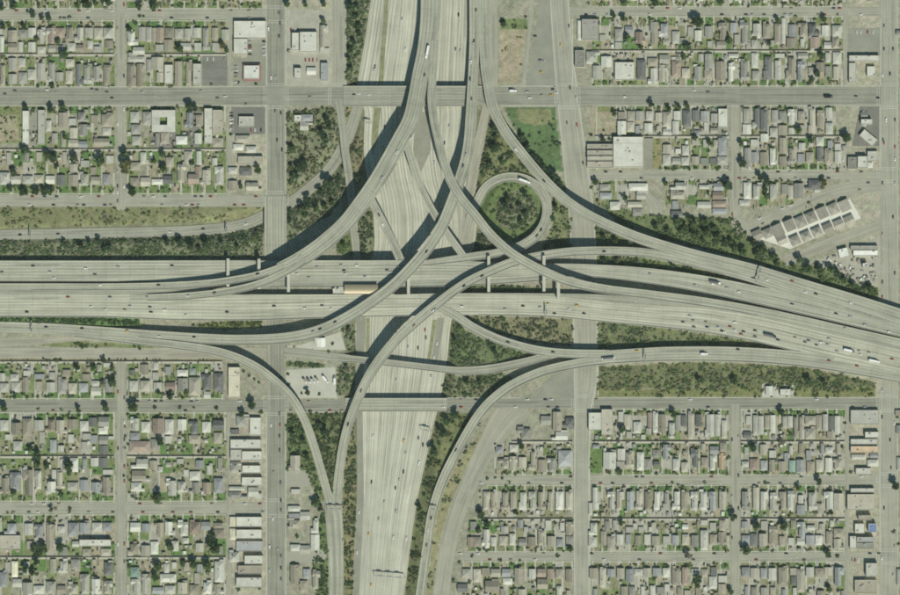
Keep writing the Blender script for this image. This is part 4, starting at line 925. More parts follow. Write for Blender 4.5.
for (z, kd), lst in by.items():
    lst.sort(key=lambda e: e['cx'])
    for i, e in enumerate(lst): e['ord'] = i + 1

WORD = {'house': 'house', 'garage': 'outbuilding', 'minor': '', 'building': 'flat-roofed building', 'townhouse': 'townhouse'}
GROUP = {'house': 'detached houses of the suburbs', 'garage': 'garages and sheds behind the houses', 'building': 'flat-roofed blocks and shops', 'townhouse': 'townhouses on the slanting plot'}
MINOR = MB(); MKEY = list(RM)
def add_minor(e):
    X, Y, _ = P3(e['cx'], e['cy'], 3); hw, hd = e['w'] / 2, e['d'] / 2; h = R.choice((2.2, 2.5, 2.8))
    mi_ = MKEY.index(e['c'])
    MINOR.box(X - hw + .2, X + hw - .2, Y - hd + .2, Y + hd - .2, -.3, h, len(MKEY))
    if R.random() < .5: hip(MINOR, X - hw, X + hw, Y - hd, Y + hd, h + .02, min(hw, hd) * .35, 0, R.random() < .6, mi_, len(MKEY))
    else: MINOR.box(X - hw, X + hw, Y - hd, Y + hd, h, h + .18, mi_)
tn = sorted((e for e in entries if e['kind'] == 'townhouse'), key=lambda e: e['cx'])
for i, e in enumerate(tn): e['ord'] = i + 1
for e in entries:
    kd = e['kind']; w, d = e['w'], e['d']
    if kd == 'minor': add_minor(e); continue
    gable = R.random() < 0.45
    rc = ROOF[e['c']][0]
    shape = 'flat' if kd == 'building' else ('gabled' if gable else 'hipped')
    if kd == 'townhouse': lab = 'grey hipped townhouse, %s from the left on the slanting plot at upper right' % ordinal(e['ord'])
    elif kd == 'building': lab = '%s %s, %s from the left, %s' % (rc, WORD[kd], ordinal(e['ord']), zone_words(e['z']))
    else: lab = '%s %s %s, %s from the left, %s' % (rc, shape, WORD[kd], ordinal(e['ord']), zone_words(e['z']))
    X, Y, _ = P3(e['cx'], e['cy'], 4)
    root = bpy.data.objects.new({'house': 'house', 'garage': 'garage', 'building': 'flat_roofed_building', 'townhouse': 'townhouse'}[kd], None)
    col.objects.link(root); root.location = (X, Y, 0); root.rotation_euler.z = e['rot']
    tag(root, lab, {'house': 'house', 'garage': 'garage', 'building': 'building', 'townhouse': 'townhouse'}[kd], GROUP[kd])
    hw, hd = w / 2, d / 2
    if kd == 'building':
        h = R.choice((4.2, 4.6, 5.2, 6.4))
        if e.get('court'):                       # four ranges round an open court
            cx, cy = hw * .32, hd * .36
            pcs = ((-hw, hw, cy, hd), (-hw, hw, -hd, -cy), (-hw, -cx, -cy, cy), (cx, hw, -cy, cy))
            for q in pcs:
                mb = MB(); mb.box(q[0], q[1], q[2], q[3], -.3, h - .05); mb.build('wall', [M['wall']], root)
                mb = MB(); mb.quad([(q[0], q[2], h), (q[1], q[2], h), (q[1], q[3], h), (q[0], q[3], h)]); mb.build('roof', [RM[e['c']]], root)
            mb = MB(); mb.quad([(-cx, -cy, .1), (cx, -cy, .1), (cx, cy, .1), (-cx, cy, .1)]); mb.build('courtyard', [M['grass']], root)
            continue
        mb = MB(); mb.box(-hw, hw, -hd, hd, -0.3, h - .02); mb.build('wall', [M['wall']], root)
        mb = MB(); mb.quad([(-hw + .3, -hd + .3, h), (hw - .3, -hd + .3, h), (hw - .3, hd - .3, h), (-hw + .3, hd - .3, h)])
        rf = mb.build('roof', [RM[e['c']]], root)
        mb = MB()
        for a_ in ((-hw, hw, -hd, -hd + .3), (-hw, hw, hd - .3, hd), (-hw, -hw + .3, -hd + .3, hd - .3), (hw - .3, hw, -hd + .3, hd - .3)):
            mb.box(a_[0], a_[1], a_[2], a_[3], h - .3, h + .55)
        mb.build('parapet', [M['wall']], rf)
        for _ in range(min(5, 1 + int(w * d / 220))):
            ux, uy = R.uniform(-hw * .75, hw * .75), R.uniform(-hd * .75, hd * .75); sz = R.uniform(.6, 1.4)
            if hw - 1.5 > 1 and hd - 1.5 > 1:
                mb = MB(); mb.box(ux - sz, ux + sz, uy - sz * .7, uy + sz * .7, h - .05, h + R.uniform(.7, 1.3)); mb.build('rooftop_unit', [M['metal']], rf)
        if w * d > 500 and R.random() < .6:
            mb = MB()
            t_ = R.uniform(-.4, .4)
            if w > d: mb.box(t_ * w - .2, t_ * w + .2, -hd + .35, hd - .35, h - .05, h + .25)
            else: mb.box(-hw + .35, hw - .35, t_ * d - .2, t_ * d + .2, h - .05, h + .25)
            mb.build('roof_curb', [M['wall']], rf)
        continue
    h = 2.7 if kd == 'garage' else (3.6 if kd == 'townhouse' else R.choice((3.1, 3.3, 3.6)))
    rise = min(w, d) * (0.16 if kd == 'garage' else R.uniform(.17, .26))
    if kd == 'house' and R.random() < .62:
        # body narrower than the plot, with a wing across one end
        nw = w * R.uniform(.66, .86); al = R.choice((-1, 1)); bx0, bx1 = (-hw, -hw + nw) if al < 0 else (hw - nw, hw)
        wd = d * R.uniform(.28, .46); en = R.choice((-1, 1)); wy0, wy1 = (-hd + .25, -hd + wd) if en < 0 else (hd - wd, hd - .25)
        mb = MB(); mb.box(bx0 + .4, bx1 - .4, -hd + .4, hd - .4, -0.3, h); mb.build('wall', [M['wall']], root)
        mb = MB(); hip(mb, bx0, bx1, -hd, hd, h + .02, rise, 0.0, gable); rf = mb.build('roof', [RM[e['c']], M['wall']], root)
        mb = MB(); mb.box(-hw + .5, hw - .5, wy0 + .5, wy1 - .5, -.3, h - .05); mb.build('wing_wall', [M['wall']], root)
        mb = MB(); hip(mb, -hw, hw, wy0, wy1, h - .03, min(rise, wd * .24), 0.0, R.random() < .6); mb.build('wing_roof', [RM[e['c'] if R.random() < .8 else R.choice('gGpw')], M['wall']], root)
    else:
        mb = MB(); mb.box(-hw + .4, hw - .4, -hd + .4, hd - .4, -0.3, h); mb.build('wall', [M['wall']], root)
        mb = MB(); hip(mb, -hw, hw, -hd, hd, h + .02, rise, 0.0, gable); rf = mb.build('roof', [RM[e['c']], M['wall']], root)
    if kd == 'house':
        # a cross wing or porch breaks the outline of most houses
        if R.random() < .75 and min(w, d) > 6:
            sd = R.choice((-1, 1)); ww = w * R.uniform(.38, .55); dd = R.uniform(1.4, 3.2)
            cx0 = R.choice((-hw + .3, hw - ww - .3))
            mb = MB(); yy = (hd, hd + dd) if sd > 0 else (-hd - dd, -hd)
            mb.box(cx0 + .3, cx0 + ww - .3, yy[0] - .2, yy[1] - (.3 if sd > 0 else 0) , -.3, h - .45)
            mb.build('porch', [M['wall']], root)
            mb = MB()
            zz = h - .4
            q = [(cx0, yy[0], zz), (cx0 + ww, yy[0], zz), (cx0 + ww, yy[1], zz), (cx0, yy[1], zz)]
            mb.box(cx0, cx0 + ww, yy[0], yy[1], zz, zz + .22)
            mb.build('porch_roof', [RM[e['c'] if R.random() < .6 else R.choice('wgpG')]], root)
        if R.random() < .4:
            mb = MB(); ux = R.uniform(-.3, .3) * w; uy = R.uniform(-.35, .35) * d
            mb.box(ux - .45, ux + .45, uy - .45, uy + .45, h, h + rise + .9); mb.build('chimney', [M['blockwall']], rf)

tag(MINOR.build('yard_sheds', [RM[k] for k in MKEY] + [M['wall']]), 'small sheds and lean-tos crowding the back yards', 'sheds', kind='stuff')

# ------------------------------------------------------------------ plots: lawns, drives, back yards, pavements, alley walls
sheets = {k: MB() for k in ('grass', 'drygrass', 'lushgrass', 'dirt', 'driveway', 'yardconcrete')}
walk = MB()
def flat(mb, x0, x1, y0, y1, z):
    if y1 < y0: y0, y1 = y1, y0
    mb.quad([P3(x0, y1, z), P3(x1, y1, z), P3(x1, y0, z), P3(x0, y0, z)])
def ww_(a, b_): return R.choices(a, b_)[0]
for x0, x1, pitch, yw, yh, yb in ROWS:
    sg = 1 if yb > yw else -1
    n = max(1, round((x1 - x0) / pitch)); p = (x1 - x0) / n
    left = (x0 + x1) / 2 < 300
    flat(walk, x0, x1, yw - .1 * sg, yw + .75 * sg, 0.15)
    side = R.choice((0, 1))
    for i in range(n):
        a = x0 + i * p; dw = R.uniform(1.3, 2.2)
        if R.random() < .25: side = 1 - side
        dx0, dx1 = (a + .15, a + dw) if side == 0 else (a + p - dw, a + p - .15)
        g0, g1 = (dx1, a + p - .15) if side == 0 else (a + .15, dx0)
        deep = R.uniform(.3, .8)
        flat(sheets['driveway'], dx0, dx1, yw - 1.2 * sg, yh + (yb - yh) * deep, 0.045)
        k = ww_(('grass', 'drygrass', 'yardconcrete', 'dirt', 'lushgrass'), (6, 2.0, 1.2, .6, 3.6) if left else (4.5, 2.6, 2.6, 1.2, 2.0))
        flat(sheets[k], g0, g1, yw + .8 * sg, yh + 1.5 * sg, 0.035)
        flat(sheets[ww_(('grass', 'drygrass'), (3, 2))], g0, g1, yw - 1.0 * sg, yw - .15 * sg, 0.035)
        # back yard in two patches
        mid = yh + (yb - yh) * R.uniform(.5, .72)
        ws = (5.5, 2.2, 1.6, 1.2, 5.0) if left else (3.2, 2.2, 4.2, 2.0, 1.8)
        flat(sheets[ww_(('grass', 'drygrass', 'yardconcrete', 'dirt', 'lushgrass'), ws)], a + .15, a + p - .15, mid, yb - .6 * sg, 0.030)
        if R.random() < .7: flat(sheets[ww_(('grass', 'drygrass', 'yardconcrete', 'dirt'), ws[:4])], g0, g1, yh + 2 * sg, mid - .2 * sg, 0.030)
for k, mb in sheets.items():
    nm = {'grass': 'lawn', 'drygrass': 'dry_lawn', 'lushgrass': 'lush_lawn', 'dirt': 'yard_dirt', 'driveway': 'driveway_paving', 'yardconcrete': 'yard_paving'}[k]
    tag(mb.build(nm, [M[k]]), kind='stuff' if 'grass' in k else 'structure')

# pavements along the avenues
for x0, x1, y0, y1 in ((-40, 265, 86.2, 87), (-40, 265, 105.2, 106), (266, 267, 108, 195), (266, 267, 412, 620), (266, 267, 21, 86), (285.2, 286.2, 0, 86), (285.2, 286.2, 108, 195), (285.2, 286.2, 412, 620), (500, 553, 85.6, 86.6), (500, 556, 105.4, 106.4), (592, 880, 85.4, 86.2), (597, 880, 105.4, 106.2),
                       (574.2, 575, 412, 620), (589, 590, 412, 620), (597.6, 598.6, 367, 396), (597.6, 876, 397.2, 398), (879.4, 880.4, 410, 552), (879.4, 880.4, 106, 170), (880.2, 881, 18, 86), (897, 898, 0, 620), (572, 573, 18, 86), (596, 597, 106, 170), (345.6, 346.4, 0, 86), (331, 331.6, 0, 86), (300, 345, 411.6, 412.4), (447, 520, 397.4, 398.2)):
    flat(walk, x0, x1, y0, y1, 0.22)
tag(walk.build('footpath', [M['pavement']]), kind='structure')

# paved lots and aprons
def lot(name, poly, m, z=0.05):
    mb = MB(); pts = [P3(a, b_, z) for a, b_ in poly]
    mb.quad(pts[::-1]); o_ = mb.build(name, [M[m]])
    if o_.data.polygons[0].normal.z < 0: o_.data.flip_normals()
    return tag(o_, kind='structure')
lot('parking_lot', [(202, 56), (229, 56), (229, 85), (202, 85)], 'darkasphalt')
lot('parking_lot', [(247, 34), (267, 34), (267, 58), (247, 58)], 'asphalt')
lot('parking_lot', [(233, 58), (267, 58), (267, 86), (233, 86)], 'asphalt', 0.04)
lot('parking_lot', [(228, 107), (265, 107), (265, 134), (228, 134)], 'darkasphalt')
lot('parking_lot', [(150, 131), (176, 131), (176, 147), (150, 147)], 'darkasphalt')
lot('parking_lot', [(188, 110), (200, 107), (200, 147), (189, 147)], 'darkasphalt', 0.055)
lot('parking_lot', [(28, 108), (38, 108), (38, 146), (28, 146)], 'asphalt')
lot('truck_yard', [(286, 370), (335, 367), (337, 398), (286, 398)], 'pavement')
lot('paved_apron', [(542, -10), (552, -10), (560, 86), (526, 86)], 'asphalt')
lot('paved_apron', [(529, 398), (556, 372), (574, 370), (574, 398)], 'asphalt', 0.09)
lot('paved_apron', [(286, 346), (300, 345), (340, 332), (346, 350), (286, 350)], 'pavement')
lot('parking_lot', [(287, 10), (330, 10), (330, 86), (287, 86)], 'yardconcrete', 0.03)
lot('parking_lot', [(860, 106), (880, 106), (880, 146), (852, 146)], 'darkasphalt')
lot('parking_lot', [(848, 28), (880, 28), (880, 56), (848, 56)], 'asphalt')
lot('parking_lot', [(644, 137), (653, 137), (652, 169), (643, 169)], 'asphalt')
lot('parking_lot', [(709, 108), (730, 108), (730, 136), (709, 136)], 'asphalt')
lot('paved_apron', [(418, 112), (429, 112), (431, 150), (421, 172), (413, 150)], 'asphalt', T + .12)
lot('paved_apron', [(751, 236), (775, 224), (850, 199), (861, 218), (790, 249)], 'whitepave', 0.03)
lot('work_yard', [(812, 262), (880, 237), (880, 282), (862, 286), (838, 276)], 'yardconcrete')
lot('paved_apron', [(322, 234), (337, 222), (337, 257), (318, 257)], 'asphalt', -1.4) if False else None
lot('cul_de_sac', [(286, 471), (300, 470), (310, 473), (312, 480), (308, 487), (298, 487), (286, 486)], 'street', 0.05)
lot('cul_de_sac', [(286, 552), (300, 551), (322, 550), (327, 556), (322, 564), (300, 562), (286, 562)], 'street', 0.05)
for pl in ([(388, -40), (391.5, -40), (383, 84), (378, 84)], [(374, 108), (381, 108), (377.5, 140), (372, 156), (371.5, 140)], [(433, 320), (437, 320), (430.5, 360), (427, 360)], [(366.5, 318), (370, 318), (369, 354), (366, 354)]):
    tag(lot('grass_median', pl, 'drygrass', T + .15), kind='stuff')
lot('paved_shoulder', [(356, 318), (366, 318), (364, 360), (362.5, 412), (364, 500), (359, 600), (352.6, 600), (357.2, 500), (356.4, 412), (356.2, 360)], 'asphalt', T + .11)
lot('paved_shoulder', [(437.5, 318), (444, 318), (438, 362), (431, 362)], 'asphalt', T + .11)
lot('dirt_path', [(612, 389.6), (660, 388), (700, 386.6), (730, 386.8), (730, 387.6), (700, 387.4), (660, 388.9), (612, 390.6)], 'dirt', 0.05)
lot('paved_pad', [(762, 383.5), (794, 385), (794, 397), (762, 397)], 'pavement', 0.04)
lot('turning_place', [(733, 215), (745, 220), (752, 230), (748, 238), (738, 234), (731, 224)], 'street', 0.07)

# marked bays
bays = MB()
def bay_row(x0, x1, y0, y1, along_x, z=0.075):
    n = int((x1 - x0 if along_x else y1 - y0) / 2.1)
    for i in range(n + 1):
        if along_x: flat(bays, x0 + i * 2.1 - .06, x0 + i * 2.1 + .06, y0, y1, z)
        else: flat(bays, x0, x1, y0 + i * 2.1 - .06, y0 + i * 2.1 + .06, z)
for a_ in ((203, 228, 57, 61, 1), (203, 228, 69, 77, 1), (203, 228, 80, 84, 1), (248, 252, 36, 57, 0), (262, 266, 36, 57, 0), (229.5, 233.5, 109, 132, 0), (248, 264, 128, 132, 1), (151, 175, 133, 137, 1), (151, 175, 141, 146, 1), (193, 199, 112, 146, 0), (862, 866, 108, 130, 0), (849, 879, 30, 34, 1), (849, 879, 48, 52, 1)): bay_row(*a_)
tag(bays.build('parking_bay_marking', [M['line']]), kind='structure')
lot('road_junction', [(267.2, 87), (284.8, 87), (284.8, 105), (267.2, 105)], 'asphalt', 0.196)
# red awnings round the corner restaurant
rx0, rx1, ry0, ry1 = 150 + 552 / Z6, 150 + 658 / Z6, 380 / Z6, 480 / Z6
RED = surface('red_awning', (0.28, 0.15, 0.125), 0.12, 0.2, 1.0)
e_ = bpy.data.objects.new('awning_frame', None); col.objects.link(e_); tag(e_, 'red awning ring round the white corner restaurant in the upper-left suburb', 'awning')
for q in ((rx0, rx1, ry0, ry0 + 1.6), (rx0, rx1, ry1 - 1.6, ry1 + .4), (rx0, rx0 + 1.3, ry0 + 1.6, ry1 - 1.6), (rx1 - 1.2, rx1 + .6, ry0 + 1.6, ry1 - 1.6)):
    mb = MB(); a, b_ = P3(q[0], q[3], 3), P3(q[1], q[2], 3); mb.box(a[0], b_[0], a[1], b_[1], 3.0, 3.35); mb.build('awning', [RED], e_)
    mb = MB(); mb.prism((a[0] + b_[0]) / 2, (a[1] + b_[1]) / 2, 0, 3.0, .12, .12, 6); mb.build('post', [M['metal']], e_)

# masonry walls along the alleys
ALLEYS = [(0, 114, 54.2, 'first'), (127, 226, 54.2, 'second'), (0, 114, 149.2, 'third'), (127, 226, 149.2, 'fourth'), (0, 114, 456.2, 'fifth'), (127, 226, 456.2, 'sixth'), (0, 114, 557.2, 'seventh'), (127, 226, 557.2, 'eighth'),
          (592, 843, 50.6, ''), (595, 729, 136.2, ''), (741, 846, 136.2, ''), (592, 729, 441.4, ''), (741, 845, 441.4, ''), (592, 729, 518.6, ''), (741, 845, 518.6, ''), (482, 573, 518.8, ''), (512, 573, 441.4, ''), (0, 222, 361.4, '')]
for i, (x0, x1, y, _) in enumerate(ALLEYS):
    mb = MB(); a, b_ = P3(x0, y, 1), P3(x1, y, 1)
    mb.box(a[0], b_[0], a[1] - .14, a[1] + .14, -.2, 1.9)
    mb.box(a[0] - .1, b_[0] + .1, a[1] - .2, a[1] + .2, 1.9, 2.02)
    nm, r, bl = zone_of((x0 + x1) / 2, y - 1)
    tag(mb.build('block_wall', [M['blockwall']]), 'low block wall behind the %s' % zone_words((nm, r, bl)), 'wall', 'block walls along the back lanes')
    lane = MB(); flat(lane, x0, x1, y + .35, y + 2.0, 0.05); tag(lane.build('back_lane', [M['driveway']]), kind='structure')

# ------------------------------------------------------------------ trees
def crown_mesh(name, seed, n, mat, squash=0.8):
    rr = random.Random(seed)
    mb = MB()
    lobes = [(0, 0, 0.1, .62)] + [(math.cos(a) * rr.uniform(.35, .62), math.sin(a) * rr.uniform(.35, .62), rr.uniform(-.35, .4), rr.uniform(.3, .5)) for a in [rr.uniform(0, 6.28) for _ in range(7)]]
    for _ in range(n):
        lx, ly, lz, lr = rr.choice(lobes)
        v = Vector((rr.gauss(0, 1), rr.gauss(0, 1), rr.gauss(0, 1))).normalized() * lr * rr.uniform(.55, 1.05)
        c = Vector((lx, ly, lz)) + v; c.z *= squash
        nrm = (v.normalized() * .8 + Vector((rr.gauss(0, .5), rr.gauss(0, .5), rr.gauss(.25, .5)))).normalized()
        t = nrm.orthogonal().normalized(); t.rotate(Matrix.Rotation(rr.uniform(0, 6.28), 3, nrm)); u = nrm.cross(t)
        q = rr.uniform(.10, .20); w = q * rr.uniform(.6, 1.0)
        mb.quad([tuple(c - t * q), tuple(c - u * w + nrm * .03), tuple(c + t * q), tuple(c + u * w + nrm * .03)])
    return mesh(name, mb.v, mb.f, [mat])
def trunk_mesh(name, seed):
    rr = random.Random(seed); mb = MB()
    mb.prism(0, 0, -1.25, -.35, .075, .05, 7)
    for k in range(4):
        a = k * 1.57 + rr.uniform(-.4, .4); e = (math.cos(a) * .42, math.sin(a) * .42, rr.uniform(.0, .25))
        i = len(mb.v); n = 5
        for p, r in (((0, 0, -.42), .042), (e, .014)):
            for j in range(n):
                t = 2 * math.pi * j / n; mb.v.append((p[0] + r * math.cos(t), p[1] + r * math.sin(t), p[2]))
        for j in range(n):
            mb.f.append((i + j, i + (j + 1) % n, i + n + (j + 1) % n, i + n + j)); mb.m.append(0)
    return mesh(name, mb.v, mb.f, [M['bark']])
CROWN = {c: [crown_mesh('crown_' + c, 10 * j + ord(c), 420 if c != 'g' else 200, LEAF[c][1]) for j in range(5)] for c in 'dmlg'}
TRUNK = [trunk_mesh('trunk', j) for j in range(3)]

